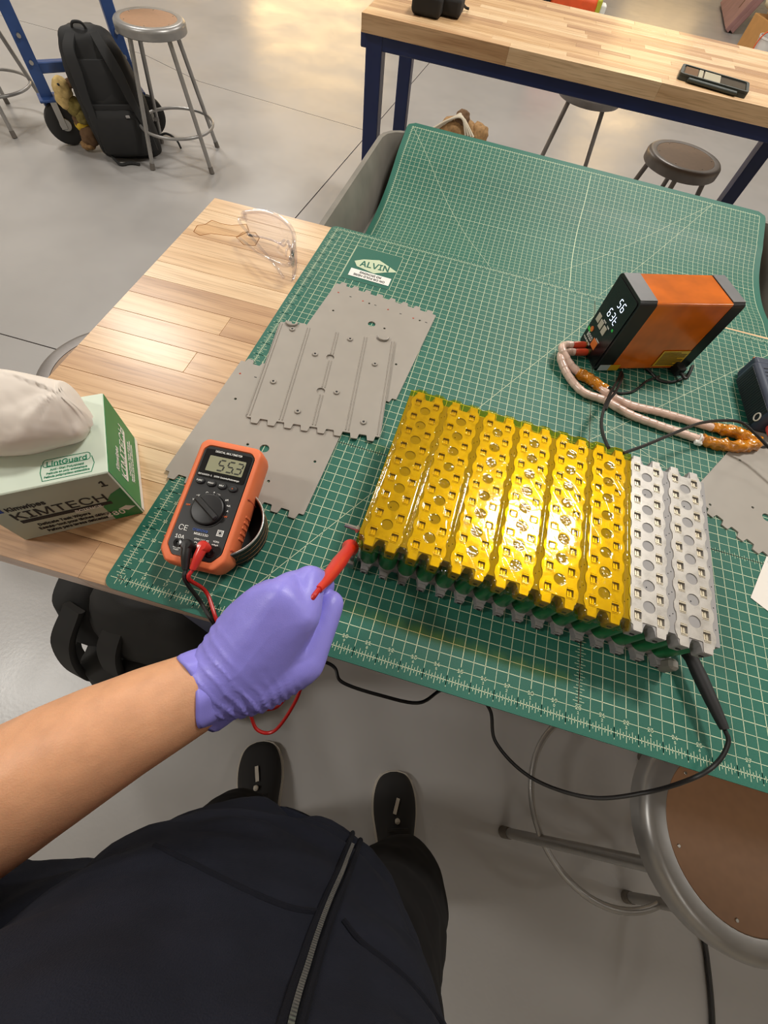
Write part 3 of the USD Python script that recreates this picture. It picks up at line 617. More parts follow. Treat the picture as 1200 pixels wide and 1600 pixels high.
# the plate at the right border
A4 = math.atan2(.4344 - .3673, .7181 - .6735) - math.pi / 2
e = V(.7181 - .6735, .4344 - .3673); e /= np.linalg.norm(e); nrm = V(e[1], -e[0]); 
A4 = math.atan2(e[1], e[0]) - math.pi / 2; o4 = V(.6735, .3673)
C4 = o4 + nrm * (.091) + e * .012
C4 = np.array(at(1137, 705, ZM)[:2]) * .5 + np.array(at(1098, 748, ZM)[:2]) * .5 + nrm * .0925 + e * .02
hp = loc(C4, A4, (1110.4, 788), (1177, 792.5), (1157, 718.7))
plate('grey metal cover plate at the right edge of the photo beside the bare strips', C4, A4, 8 * PU + .003, .206, [(*q, .0019) for q in hp] + [(*loc(C4, A4, (1199, 808))[0], .0062)], [], ZM)

# ------------------------------------------------------------------ multimeter, leaning on a cup
MR = trimesh.transformations.rotation_matrix(math.sqrt(.19309887**2 + .04400761**2 + .06321788**2), [.19309887, -.04400761, .06321788])[:3, :3]
MO = V(.07507363, .09586734, .97322833 + .0)
mm = thing('multimeter', 'orange and black digital multimeter reading 55.3, propped on a black cup', 'multimeter', MO, R=MR)
MWD, MLN, MTH = .0715, .1425, .036
def mpoly(w, l, r, ch): return Polygon([(-w / 2, l / 2 - ch * .5), (-w / 2 + ch * .5, l / 2), (w / 2 - ch * .5, l / 2), (w / 2, l / 2 - ch * .5), (w / 2, -l / 2 + ch), (w / 2 - ch * .8, -l / 2), (-w / 2 + ch * .8, -l / 2), (-w / 2, -l / 2 + ch)]).buffer(-r).buffer(r, quad_segs=6)
outer = mpoly(MWD, MLN, .006, .012); inner = mpoly(MWD - .0135, MLN - .0165, .004, .010)
def rings_of(polys):
    out = []
    for p, z in polys:
        c = np.array(p.exterior.coords)[:-1]; k = np.argmin(np.hypot(c[:, 0], c[:, 1] - 10)); c = np.roll(c, -k, 0); out.append(np.c_[c, np.full(len(c), z)])
    return samelen(out)
obj('holster', loft(rings_of([(outer.buffer(-.004), -MTH), (outer.buffer(-.001), -MTH + .003), (outer.buffer(.0012), -MTH * .6), (outer.buffer(.0012), -.010), (outer, -.002), (outer.buffer(-.0025), .0), (inner.buffer(.0012), .0), (inner.buffer(.0003), -.0026)]), True), 'meter_orange', mm, 50)
obj('holster_groove', [box(MWD + .0028, .0012, .028, (0, y, -.0165)) for y in (.012, -.046)], 'ink_red', mm, False)
for k in range(5):
    for s in (-1, 1): obj('grip_ridge', box(.003, .0035, .016, (s * (MWD / 2 + .0005), -.006 - k * .0062, -.018), .001), 'meter_orange', mm, False)
fc = obj('face', prism(inner, .0035, -.0042), 'black_plastic', mm, 25)
ZF = -.0007
obj('bezel', prism(rrect(.053, .0335, .002, 0, .0425), .0010, ZF), 'black_gloss', mm, 25)
scr = obj('lcd_screen', prism(rrect(.042, .0185, .001, .0015, .0425), .0005, ZF + .0010), 'lcd', mm, 25)
SEG = {'0': 'abcdef', '1': 'bc', '2': 'abged', '3': 'abgcd', '4': 'fgbc', '5': 'afgcd', '6': 'afgcde', '7': 'abc', '8': 'abcdefg', '9': 'abcdfg', 't': 'fged'}
def seven(ch, w, h, t, z, slant=.12):
    L = {'a': ((0, h), (w, h)), 'b': ((w, h), (w, h / 2)), 'c': ((w, h / 2), (w, 0)), 'd': ((0, 0), (w, 0)), 'e': ((0, 0), (0, h / 2)), 'f': ((0, h / 2), (0, h)), 'g': ((0, h / 2), (w, h / 2))}; ms = []
    for s in SEG[ch]:
        a, b = np.array(L[s], float); d = (b - a) / np.linalg.norm(b - a); ms.append(prism(affinity.affine_transform(LineString([a + d * t * .6, b - d * t * .6]).buffer(t / 2, cap_style=2), [1, slant, 0, 1, 0, 0]), .0003, z))
    return cat(ms)
dg = [move(seven(c, .0068, .0125, .0014, ZF + .0015), x, .0358, 0) for c, x in zip('553', (-.0075, .0030, .0125))] + [disc(.0008, .0003, (.0112, .0360, ZF + .0016), 8)]
obj('reading', dg, 'lcd_ink', scr, False)
T = lambda s, h, x, y, b=True, w=None, z=ZF + .0001: move(text(s, h, b, .0003, True, w), x, y, z)
for m_ in ([T('DIGITAL MULTIMETER', .0022, 0, .0575, z=ZF + .0010, w=.031), T('IEC61010-1   2000 Counts/Autorange', .0018, -.002, .0285, z=ZF + .0010, w=.047), T('CE', .0058, -.0195, -.0335, False, w=.0095), T('10A', .0038, -.0195, -.0435), T('600V CAT III', .0018, .0040, -.0425), T('COM', .0038, .0030, -.0475), T('VΩHz', .0018, .0195, -.0410), T('mAμA', .0018, .0195, -.0445),
      T('MAX 10A', .0013, -.0185, -.0555), T('FUSED', .0013, -.0185, -.0577), T('MS8233D', .0024, .0015, -.0370), T('Ω', .0026, -.0085, .0085), T('▸', .0024, -.001, .0095), T('Hz', .0024, .0045, .0090), T('μA', .0021, .0155, .0055), T('mA', .0021, .0190, -.0005), T('A', .0021, .0200, -.0065), T('~V', .0021, -.0170, .0040), T('V', .0021, -.0205, -.0015), T('500mA', .0013, .009, -.0530), T('MAX', .0013, .009, -.0555)]): obj('face_lettering', m_, 'print_white', mm, False)
obj('off_marks', [T('OFF', .0019, -.0235, -.0085), T('OFF', .0019, .0195, -.0130)], 'print_orange', mm, False)
obj('maker_lettering', [T('crenova', .0034, -.0010, -.0325, True, w=.0165)], 'print_blue', mm, False)
sq = lambda a, x, y: prism(sbox(x - a, y - a, x + a, y + a).difference(sbox(x - a * .72, y - a * .72, x + a * .72, y + a * .72)), .0003, ZF + .0001)
obj('insulation_mark', [sq(.0034, .0205, -.0315), sq(.0019, .0205, -.0315)], 'print_white', mm, False)
for k, (x, s) in enumerate(((-.0205, 'FUNC'), (-.0075, 'HOLD'), (.0050, 'MAX'), (.0175, '☼'))):
    b = obj('button', put(lathe([(.0001, .0024), (.0036, .0024), (.0046, .0016), (.0050, 0)], 24), np.array([[1.05, 0, 0, x], [0, .82, 0, .0205 - .0006 * k], [0, 0, 1, ZF], [0, 0, 0, 1]])), 'black_soft', mm, 40)
    obj('button_lettering', move(text(s if k < 3 else 'o', .0017, True, .0002), x, .0205 - .0006 * k, ZF + .0024), 'print_white' if k < 3 else 'print_orange', b, False)
kn = obj('dial', move(lathe([(.0001, .0052), (.0155, .0048), (.0172, .0036), (.0180, 0)], 48), -.0005, -.0095, ZF), 'black_plastic', mm, 40)
hd = box(.0062, .034, .0050, (0, 0, .0060), .0016); obj('dial_grip', move(put(hd, rotz(math.radians(57))), -.0005, -.0095, ZF), 'black_soft', kn, 30)
obj('dial_ridge', [prism(Point(-.0005, -.0095).buffer(.0195).difference(Point(-.0005, -.0095).buffer(.0184)), .0008, ZF)], 'black_soft', mm, False)
obj('jack', [move(lathe([(.0018, .0002), (.0018, .0012), (.0042, .0014), (.0050, 0)], 24), x, y, ZF) for x, y in ((-.0190, -.0505), (.0035, -.0560), (.0175, -.0540))], 'black_gloss', mm, 40)
MT = np.eye(4); MT[:3, :3] = MR; MT[:3, 3] = MO
mw = lambda *p: (MT @ np.array([*p, 1.0]))[:3]
# test lead plugs: right-angled, pushed into the jacks
def plug(parent, m, x, y, tipdx):
    q = [(x, y, ZF), (x, y, .009)]
    obj('plug', [rod((x, y, ZF + .0002), (x, y, .0085), .0052), put(lathe([(.0001, .0048), (.0044, .0042), (.0062, .002), (.0062, -.004)], 24), frame((x, y, .0090), (1, 0, 0), (0, 1, 0))), stube([(x, y, .0085), (x + tipdx * .4, y - .012, .0082), (x + tipdx, y - .026, .0062)], [.0056, .0050, .0038], 14, 6)], m, parent, 40)
    return mw(x + tipdx, y - .026, .0062)
# the two test leads (plug, lead, probe): the red one goes to the gloved hand, the black one to the far end of the pack
def w2l(P): return [np.array(p) for p in P]
rl = thing('test_lead', 'red multimeter test lead whose probe is held in the gloved hand', 'test lead')
def plug_world(parent, m, x, y, dx):
    mesh = [rod((x, y, ZF + .0002), (x, y, .0085), .0050), put(lathe([(.0001, .0048), (.0044, .0042), (.0060, .002), (.0060, -.004)], 24), frame((x, y, .0090), (1, 0, 0), (0, 1, 0))), stube([(x, y, .0085), (x + dx * .4, y - .011, .0082), (x + dx, y - .024, .0058)], [.0054, .0048, .0034], 14, 6)]
    obj('plug', put(cat(mesh), MT), m, parent, 40); return mw(x + dx, y - .024, .0058), mw(x + dx * 1.4, y - .034, .003)
a, b = plug_world(rl, 'probe_red', .0125, -.0500, -.0035)
PT, PE = at(551, 851, H + .050), deep(498, 921, .3185)          # probe tip end and rear end
pax = (PE - PT) / np.linalg.norm(PE - PT)
hand_in = deep(470, 985, .345)
cr_ = spline([a, b, at(322, 925, H + .012), at(338, 968, H + .005), at(352, 1000, H - .02), at(372, 1058, H - .07), at(389, 1108, H - .11), at(402, 1140, H - .13), at(430, 1141, H - .13), at(462, 1095, H - .10), at(476, 1050, H - .06), at(478, 1015, H - .015), deep(474, 985, .372), deep(479, 954, .352), deep(484, 941, .318), deep(490, 932, .3125), PE], 14)
obj('lead', tube(cr_, .0021, 10), 'cable_red', rl)
lp2 = spline([at(386, 1098, H - .09), at(400, 1107, H - .12), at(430, 1106, H - .13), at(449, 1085, H - .11), at(452, 1062, H - .08), at(440, 1035, H - .05)], 12)
obj('lead', tube(lp2, .0021, 10), 'cable_red', rl)
L_ = np.linalg.norm(PE - PT); fr_ = np.array(trimesh.geometry.align_vectors([0, 0, 1], pax)); fr_[:3, 3] = PT
obj('probe', put(lathe([(.0022, .000), (.0042, .001), (.0046, .006), (.0086, .009), (.0090, .012), (.0062, .018), (.0064, .035), (.0070, .060), (.0058, L_ * .78), (.0036, L_ * .97), (.0030, L_), (.0001, L_ + .0004)], 28), fr_), 'probe_red', rl, 40)
obj('probe_tip', rod(PT, PT - pax * .012, .0011, 10), 'steel', rl)
bl = thing('test_lead', 'black multimeter test lead looping under the mat edge to the probe by the bare strips', 'test lead')
a, b = plug_world(bl, 'cable_black', -.0035, -.0520, .0055)
QT, QE = at(1083, 1034, H + .022), at(1133, 1141, H + .024)
ba = spline([a, b, at(313, 940, H + .011), at(330, 968, H + .006), at(345, 985, H - .02), at(400, 1010, H - .09), at(512, 1036, H - .10), at(535, 1066, H - .10), at(600, 1088, H - .10), at(655, 1098, H - .10), at(690, 1078, H - .11), at(730, 1070, H - .11), at(765, 1108, H - .10), at(775, 1160, H - .10), at(830, 1215, H - .09), at(920, 1246, H - .07), at(1010, 1238, H - .04), at(1085, 1215, H + .004), at(1122, 1190, H + .014), at(1138, 1160, H + .022), QE], 14)
obj('lead', tube(ba, .0021, 10), 'cable_black', bl)
qa = (QE - QT) / np.linalg.norm(QE - QT); L2 = np.linalg.norm(QE - QT); f2 = np.array(trimesh.geometry.align_vectors([0, 0, 1], qa)); f2[:3, 3] = QT - qa * .02
obj('probe', put(lathe([(.0030, 0), (.0088, .004), (.0090, .008), (.0066, .018), (.0070, .035), (.0062, .060), (.0048, L2 + .014), (.0042, L2 + .019), (.0001, L2 + .020)], 28), f2), 'black_soft', bl, 40)
# ------------------------------------------------------------------ cup
cup = thing('cup', 'low black cup with thin grid lines and a steel rim under the multimeter', 'cup', (.0900, .0850, ZM))
obj('wall', lathe([(.0001, .0), (.0400, 0), (.0425, .002), (.0435, .034), (.0425, .036), (.0405, .034), (.0400, .004), (.0001, .003)], 56), 'black_soft', cup, 40)
obj('steel_rim', torus(.0425, .0013, (0, 0, .0358), 56, 10), 'steel', cup, True)
net = []
for k in range(18):
    a0 = k * 2 * np.pi / 18
    net.append(tube([(.0433 * math.cos(a0 + .3 * t) * (1 - .0 * t) , .0433 * math.sin(a0 + .3 * t), .003 + .030 * t) for t in np.linspace(0, 1, 8)], .00022, 4))
for z in (.009, .018, .027): net.append(torus(.0433, .00022, (0, 0, z), 56, 4))
obj('net_lines', net, 'jute', cup, False)

# ------------------------------------------------------------------ box of wipes
BA = math.radians(35.1); BL, BD, BH = .123, .108, .0865
bx = thing('wipes_box', 'pale green and white cardboard box of lab wipes with a tissue sticking out', 'box', (-.1185, .0100, H), BA)
obj('carton', box(BL, BD, BH, (BL / 2, BD / 2, BH / 2), .0008), 'box_pale', bx, False)
obj('end_panel', box(.0006, BD - .002, BH - .002, (BL + .0002, BD / 2, BH / 2)), 'box_green', bx, False)
FT = frame((0, -.0002, 0), (1, 0, 0), (0, 0, 1))
fp = obj('front_panel', put(prism(sbox(.001, .001, BL - .001, BH - .001), .0005), FT), 'box_face', bx, False)
obj('corner_flap', put(prism(Polygon([(BL - .030, .001), (BL - .001, .001), (BL - .001, .058), (BL - .014, .050), (BL - .030, .030)]), .0003), frame((0, -.0007, 0), (1, 0, 0), (0, 0, 1))), 'box_green', bx, False)
F2 = frame((0, -.0009, 0), (1, 0, 0), (0, 0, 1)); tf = lambda s, h, x, y, b=True, w=None: put(move(text(s, h, b, .0003, True, w), x, y, 0), F2)
obj('front_lettering', [tf('Kimwipes', .0065, .036, .0610, True, .034), tf('KIMTECH', .0130, .060, .0470, False, .086), put(prism(sbox(.018, .0330, .104, .0385), .0003), F2), tf('Delicate Task Wipers', .0046, .052, .0245, True, .050), tf('Essuie-tout pour tâches délicates', .0046, .061, .0170, True, .074), tf('Paños para tareas delicadas', .0046, .058, .0095, True, .060), tf('1', .009, BL - .012, BH - .016, True)], 'ink', bx, False)
obj('front_lettering_white', [put(move(text('SCIENCE', .0042, True, .0003, True, .026), .080, .0336, .0003), F2), tf('280', .0085, .098, .0135, True, .019), put(prism(Polygon([(.104, .020), (.113, .024), (.121, .019), (.112, .014)]), .0003), F2)], 'label_white', bx, False)
obj('blue_bar', [put(prism(sbox(.001, .058, .016, .0635), .0003), F2), put(prism(sbox(.001, .0665, .012, .0675), .0003), F2)], 'blade', bx, False)
E2 = frame((BL + .0006, 0, 0), (0, 1, 0), (0, 0, 1)); te = lambda s, h, x, y, b=True, w=None: put(move(text(s, h, b, .0003, True, w), x, y, 0), E2)
obj('end_lettering', [te('Kimwipes', .0065, .034, .0640, True, .032), te('KIMTECH', .0135, .054, .0480, False, .074), put(prism(sbox(.018, .0395, .090, .0440), .0003), E2), te('Delicate Task Wipers', .0032, .056, .0325, True, .05), te('Essuie-tout pour tâches délicates', .0032, .056, .0275, True, .06), te('Paños para tareas delicadas', .0032, .056, .0225, True, .056), put(prism(sbox(.001, .001, BD - .001, .0085), .0002), E2)], 'label_white', bx, False)
T2_ = frame((0, 0, BH + .0001), (1, 0, 0), (0, 1, 0)); tt = lambda s, h, x, y, b=True, w=None: put(move(text(s, h, b, .0002, True, w), x, y, 0), T2_)
cx_, cy_ = .087, .0250; oval = affinity.scale(Point(0, 0).buffer(1, quad_segs=12), .0215, .0052)
oval = rrect(.043, .0098, .0036)
obj('top_lettering', [tt('LintGuard', .0058, cx_, cy_ - .001, True, .036), put(move(prism(oval.difference(oval.buffer(-.0006)), .0002), cx_, cy_, 0), T2_), tt('Anti-Stat Polyshield', .0024, cx_, cy_ - .0085, True, .030), tt('Película en poly antistatique', .0024, cx_, cy_ - .0125, True, .036), tt('Película polipropileno antiestática', .0024, cx_, cy_ - .0165, True, .040), put(prism(LineString([(cx_ - .0225, cy_ - .001), (cx_ - .0235, cy_ - .010), (cx_ - .0215, cy_ - .0205), (cx_ + .0215, cy_ - .0205), (cx_ + .0245, cy_ - .010), (cx_ + .0225, cy_ - .001)]).buffer(.0003), .0002), T2_)], 'print_green', bx, False)
slot = affinity.scale(Point(0, 0).buffer(1, quad_segs=14), .036, .018)
obj('dispensing_slot', move(prism(slot, .0004), .052, .062, BH), 'clear', bx, False)
# the tissue: a folded sheet rising from the slot and flopping to the left
def tissue():
    tip = at(136, 668, H + .09)
    tl = lambda P, zs: spline([at(u, v, H + z) for (u, v), z in zip(P, zs)], 12)
    px = [(-70, 712), (-20, 714), (45, 712), (95, 701), (130, 690), (141, 674)]
    c0 = tl(px, [.080, .080, .080, .080, .080, .082]); c1 = tl([(-70, 706), (-20, 707), (40, 704), (90, 692), (127, 682), (143, 668)], [.108, .108, .108, .106, .101, .093])
    c2 = tl([(-70, 668), (-20, 668), (40, 664), (92, 656), (128, 650), (145, 660)], [.132, .132, .132, .127, .115, .096]); c3 = tl([(-70, 612), (-20, 612), (40, 614), (84, 618), (118, 630), (144, 652)], [.146, .146, .145, .140, .126, .098])
    c4 = tl([(-75, 574), (-22, 575), (40, 583), (82, 592), (112, 604), (140, 645)], [.142, .142, .140, .134, .120, .097]); c5 = tl([(-75, 590), (-22, 592), (40, 600), (82, 610), (112, 622), (138, 655)], [.092, .092, .092, .090, .090, .088])
    cs = np.stack([c0, c1, c2, c3, c4, c5]); g = np.stack([spline(cs[:, k], 10) for k in range(cs.shape[1])], 1)
    nv, nu = g.shape[:2]; n = meshkit.fbm(g * 38, 3, 4)[..., None] - .5; rd0 = np.hypot(g[..., 0] - tip[0], g[..., 1] - tip[1]); an0 = np.arctan2(g[..., 1] - tip[1], g[..., 0] - tip[0]); n = n + (.40 * (np.abs(meshkit.noise(np.stack([an0 * 3.2, rd0 * 9, rd0 * 0], -1), 6) - .5) * 2 - .5) * np.clip(1.1 - rd0 / .14, .1, 1))[..., None]; fold = np.sin(np.arange(nu) * .23 + np.sin(np.arange(nv) * .12)[:, None] * 2.2)[..., None]
    edge = np.clip(np.minimum(np.arange(nv), nv - 1 - np.arange(nv)) / 10, 0, 1)[:, None, None]
    g = g + np.array([.25, -.4, 1.0]) * (.008 * n + .0016 * fold) * edge
    i, j = np.meshgrid(np.arange(nv - 1), np.arange(nu - 1), indexing='ij'); a = (i * nu + j).ravel()
    return trimesh.Trimesh(g.reshape(-1, 3), np.vstack([np.stack([a, a + 1, a + nu], 1), np.stack([a + 1, a + nu + 1, a + nu], 1)]), process=False)
tis = tissue(); ti_ = np.eye(4); ti_[:3, :3] = [[math.cos(BA), math.sin(BA), 0], [-math.sin(BA), math.cos(BA), 0], [0, 0, 1]]; ti_[:3, 3] = -ti_[:3, :3] @ V(-.1185, .0100, H)
obj('tissue', put(tis, ti_), 'tissue', bx, True, label='crumpled white tissue sheet pulled up from the slot')

# ------------------------------------------------------------------ spot welder: orange-taped box with black end caps
WX, WY, WYAW, WW, WD, WH = .5092, .5298, math.radians(22.4), .1675, .0701, .1226
sw = thing('spot_welder', 'spot welder box wrapped in orange film with black end caps and a lit white display', 'spot welder', (WX, WY, ZM), WYAW)
def capped(x0, x1, r, grow=0.0, n=1):
    p = rrect(WD + 2 * grow, WH - .004 + 2 * grow, r, WD / 2, WH / 2 + .002)
    return put(prism(p, x1 - x0), frame((x0, 0, 0), (0, 1, 0), (0, 0, 1)))
obj('case', capped(.026, WW - .020, .004), 'orange_tape', sw, 30)
obj('end_cap', capped(0, .0265, .007, .0008), 'panel_black', sw, 30); obj('end_cap', capped(WW - .0205, WW, .007, .0008), 'panel_black', sw, 30)
obj('cap_top', box(.0262, WD - .008, .0008, (.0132, WD / 2, WH + .0010)), 'grey_cap', sw, False); obj('cap_top', box(.0202, WD - .008, .0008, (WW - .0102, WD / 2, WH + .0010)), 'grey_cap', sw, False)
obj('base_foot', [box(.014, .012, .004, (x, y, .002), .001) for x in (.02, WW - .02) for y in (.012, WD - .012)], 'rubber', sw, False)
PF = frame((-.0010, WD, 0), (0, -1, 0), (0, 0, 1)); pf = lambda m, x, y, z=0.0: put(move(m, x, y, z), PF)
obj('front_panel', pf(prism(rrect(WD - .006, WH - .010, .004, WD / 2, WH / 2 + .001), .0008), 0, 0, -.0004), 'black_gloss', sw, False)
obj('display', [pf(seven(c, .0058, .0120, .0010, .0005), x, y) for c, x, y in (('5', .033, .0920), ('6', .0435, .0920), ('6', .024, .0715), ('3', .0345, .0715), ('t', .0450, .0715))], 'led', sw, False)
obj('status_light', pf(box(.004, .0035, .0006), .0545, .0660, .0006), 'led_green', sw, False)
for x, y in ((.013, .0570), (.0255, .0545), (.0385, .0535)): obj('button', pf(box(.0105, .0125, .0012, (0, 0, 0), .0004), x, y, .0008), 'button_cream', sw, False)
obj('button', pf(disc(.0042, .0012, (0, 0, 0), 24), .0135, .0370, .0008), 'button_orange', sw, 30, label='small round orange button'); obj('button', pf(box(.0150, .0135, .0012, (0, 0, 0), .0006), .0370, .0270, .0008), 'button_orange', sw, False, label='square orange button')
obj('panel_lettering', [pf(text('801D', .0068, True, .0003, True, .018), .0180, .0265, .0005), pf(text('PULSE WELDER', .0028, True, .0003, True, .024), .0170, .0180, .0005), pf(text('MODE', .0022, True), .030, .0630, .0005), pf(text('TIME', .0022, True), .043, .0625, .0005), pf(text('CURRENT', .0019, True, .0003, True, .012), .0400, .0355, .0005)], 'print_white', sw, False)
obj('maker_patch', pf(box(.010, .0050, .0004), .0080, .0325, .0006), 'led_green', sw, False)
LF = frame((0, -.0012, 0), (1, 0, 0), (0, 0, 1)); lf = lambda m, x, y, z=0.0: put(move(m, x, y, z), LF)
obj('warning_label', lf(prism(sbox(.098, .012, .146, .042), .0004), 0, 0), 'sticker_yellow', sw, False)
obj('warning_lines', [lf(box(.042 if k % 4 else .030, .0011, .0003), .122 if k % 4 else .116, .0385 - k * .0026, .0005) for k in range(10)], 'ink', sw, False)
obj('side_label', lf(prism(sbox(.004, .004, .022, .015), .0004), 0, 0), 'sticker_pale', sw, False); obj('side_label', lf(prism(sbox(.022, .004, .040, .015), .0004), 0, 0), 'sticker_yellow', sw, False)
sww = lambda x, y, z: V(WX + x * math.cos(WYAW) - y * math.sin(WYAW), WY + x * math.sin(WYAW) + y * math.cos(WYAW), ZM + z)
obj('socket', [pf(disc(.0052, .004, (0, 0, 0), 20), x, y, .001) for x, y in ((.022, .0125), (.036, .0100))], 'brass', sw, 30)
obj('power_inlet', box(.014, .020, .016, (WW - .024, -.008, .012), .002), 'panel_black', sw)
# welding leads
wl = thing('welding_leads', 'pair of pink spiral-wrapped welding leads with red plugs and shiny amber taped ends', 'cable')
S1, S2 = sww(-.004, WD - .022, .0125), sww(-.004, WD - .036, .0100); dx = V(math.cos(WYAW), math.sin(WYAW), 0)
for k, s_ in enumerate((S1, S2)):
    obj('plug', put(lathe([(.0001, 0), (.0050, 0), (.0058, .003), (.0056, .018), (.0048, .022), (.0001, .022)], 20), np.vstack([np.c_[np.array(trimesh.geometry.align_vectors([0, 0, 1], -dx))[:3, :3], s_], [0, 0, 0, 1]])), 'plug_red', wl, 40)
def coil(P, r, pitch=.012):
    """a lead in spiral wrap: slightly stepped turns"""
    Q = spline(P, 16); s = np.r_[0, np.cumsum(np.linalg.norm(np.diff(Q, axis=0), axis=1))]; n = int(s[-1] / .0012); t = np.linspace(0, s[-1], n)
    Q = np.c_[[np.interp(t, s, Q[:, k]) for k in range(3)]].T; return tube(Q, r * (1 + .10 * ((t / pitch) % 1.0)), 12)
ra = .0058
A_ = [S1 - dx * .022, S1 - dx * .034, at(878, 545, H + .024), at(889, 567, H + .016), at(905, 583, H + .012), at(930, 600, H + .011), at(952, 617, H + .012), at(985, 633, H + .010), at(1030, 644, H + .010), at(1075, 657, H + .010), at(1112, 668, H + .010)]
B_ = [S2 - dx * .022, S2 - dx * .031, at(876, 556, H + .018), at(886, 584, H + .011), at(910, 612, H + .010), at(945, 626, H + .010), at(985, 648, H + .010), at(1030, 665, H + .010), at(1065, 677, H + .010), at(1100, 689, H + .010)]
obj('lead', coil(A_, ra), 'wrap_pink', wl, 40); obj('lead', coil(B_, ra), 'wrap_pink', wl, 40)
def lumpy(P, r, seed):
    Q = spline(P, 14); m = tube(Q, np.linspace(*r, len(Q)), 16); n = meshkit.fbm(np.array(m.vertices) * 160, 3, seed) - .5; d = np.array(m.vertices) - np.repeat(np.vstack([Q]), 16, 0)[:len(m.vertices)] if False else None
    v = np.array(m.vertices); k = len(Q) * 16; c = np.repeat(Q, 16, 0); v[:k] += (v[:k] - c) * (n[:k, None] * 1.1); m.vertices = v; return m
obj('taped_section', lumpy([at(903, 582, H + .013), at(918, 591, H + .013), at(932, 599, H + .013), at(946, 610, H + .012)], (.0082, .0076), 2), 'kapton_wrap', wl, 40, label='amber tape wrapped round a lead near the welder')
obj('taped_end', lumpy([at(1112, 668, H + .010), at(1140, 673, H + .012), at(1165, 683, H + .012), at(1180, 692, H + .010)], (.0072, .0100), 3), 'kapton_wrap', wl, 40, label='amber taped end of a lead'); obj('taped_end', lumpy([at(1096, 686, H + .010), at(1125, 694, H + .011), at(1155, 698, H + .011), at(1181, 694, H + .010)], (.0078, .0095), 4), 'kapton_wrap', wl, 40, label='amber taped end of a lead')
zp = at(1091, 686, H + .010); zt = frame(zp, at(1100, 689, H + .01) - at(1085, 683, H + .01), (0, 0, 1))
obj('cable_tie', [put(put(torus(.0070, .0016, (0, 0, 0), 24, 8), rotx(math.pi / 2)), frame(zp, np.cross(zt[:3, 0], [0, 0, 1]), zt[:3, 0])), box(.010, .007, .006, zp + V(-.002, -.009, .001), .001)], 'label_white', wl, 40)
# thin black cables
pc = thing('power_cable', 'thin black power cable curling below the orange spot welder', 'cable')
obj('cord', stube([sww(WW - .024, -.016, .012), sww(WW - .020, -.030, .012), at(1082, 572, H + .016), at(1072, 588, H + .006), at(1050, 597, H + .005), at(1030, 594, H + .005), at(1018, 583, H + .005), sww(.095, .004, .004)], .0024, 8, 12), 'cable_black', pc)
obj('cord', stube([at(1030, 588, H + .006), at(1010, 596, H + .005), at(998, 606, H + .005), at(985, 613, H + .005), at(965, 614, H + .006), at(950, 605, H + .018)], .0019, 8, 12), 'cable_black', pc)
sc = thing('sense_cable', 'black flat cable arching from the welder over the leads into the battery pack', 'cable')
pe = at(951, 700, H + .079)
obj('cord', stube([at(970, 581, H + .004), at(966, 592, H + .010), at(955, 612, H + .034), at(946, 632, H + .044), at(940, 655, H + .052), at(941, 675, H + .062), at(947, 692, H + .074), pe], .0021, 8, 12), 'cable_black', sc); obj('cord', stube([at(971, 581, H + .004), at(972, 590, H + .010), at(962, 612, H + .032), at(952, 625, H + .042), at(946, 640, H + .045)], .0021, 8, 12), 'cable_black', sc)
s2 = thing('sense_cable', 'black cable running from the battery pack past the navy tool to the photo edge', 'cable')
obj('cord', stube([at(974, 708, H + .078), at(1010, 695, H + .074), at(1060, 674, H + .066), at(1095, 661, H + .055), at(1130, 657, H + .046), at(1158, 660, H + .044), at(1178, 676, H + .040), at(1200, 698, H + .034), at(1235, 735, H + .03)], .0021, 8, 12), 'cable_black', s2); obj('cord', stube([at(1182, 696, H + .006), at(1195, 699, H + .005), at(1225, 690, H + .005)], .0019, 8, 8), 'cable_black', s2)
# ------------------------------------------------------------------ navy tool at the right border
tg = at(1147, 604, H)[:2]
TA = math.radians(4)
nt = thing('power_tool', 'navy plastic hand tool with ribbed grip and coral plug beside the amber taped leads', 'tool', (.7585, .4900, ZM), TA)
NTW, NTL, NTH = .064, .118, .042
obj('body', rbox(NTW, NTL, NTH, (NTW / 2, NTL / 2, NTH / 2), .008, 16), 'navy_plastic', nt, 50)
obj('side_grille', [box(.0014, .0016, NTH - .012, (-.0003, .012 + k * .0048, NTH / 2)) for k in range(20)], 'navy_dark', nt, False)
obj('side_panel', box(.0012, NTL - .018, NTH - .010, (.0, NTL / 2, NTH / 2 - .001), .0004), 'navy_dark', nt, False)
obj('grip_rib', [put(stube([(x, NTL - .020 - k * .0085 + .003 * math.cos((x - NTW / 2) * 60), NTH + .0001) for x in np.linspace(.010, NTW - .008, 7)], .0008, 6, 4), np.eye(4)) for k in range(5)], 'navy_dark', nt, False)
obj('slot', box(.0035, .042, .0012, (.030, .038, NTH)), 'navy_dark', nt, False)
obj('end_block', rbox(NTW - .008, .018, NTH - .004, (NTW / 2 + .002, NTL + .006, NTH / 2 - .001), .005, 12), 'navy_plastic', nt, 50)
obj('contact_pin', [put(disc(.0022, .008, (0, 0, 0), 12), frame((x, NTL + .017, .030), (1, 0, 0), (0, 0, 1))) for x in (.014, .024)], 'copper', nt, 30)
obj('logo_ring', put(torus(.0058, .0012, (0, 0, 0), 24, 6), frame((-.0014, .012, .020), (0, 1, 0), (0, 0, 1))), 'label_white', nt, True)
obj('plug', [put(lathe([(.0001, 0), (.0072, 0), (.0080, .004), (.0070, .020), (.0001, .022)], 20), frame((NTW / 2 - .012, -.0005, .018), (1, 0, 0), (0, 0, 1)))], 'coral', nt, 40)
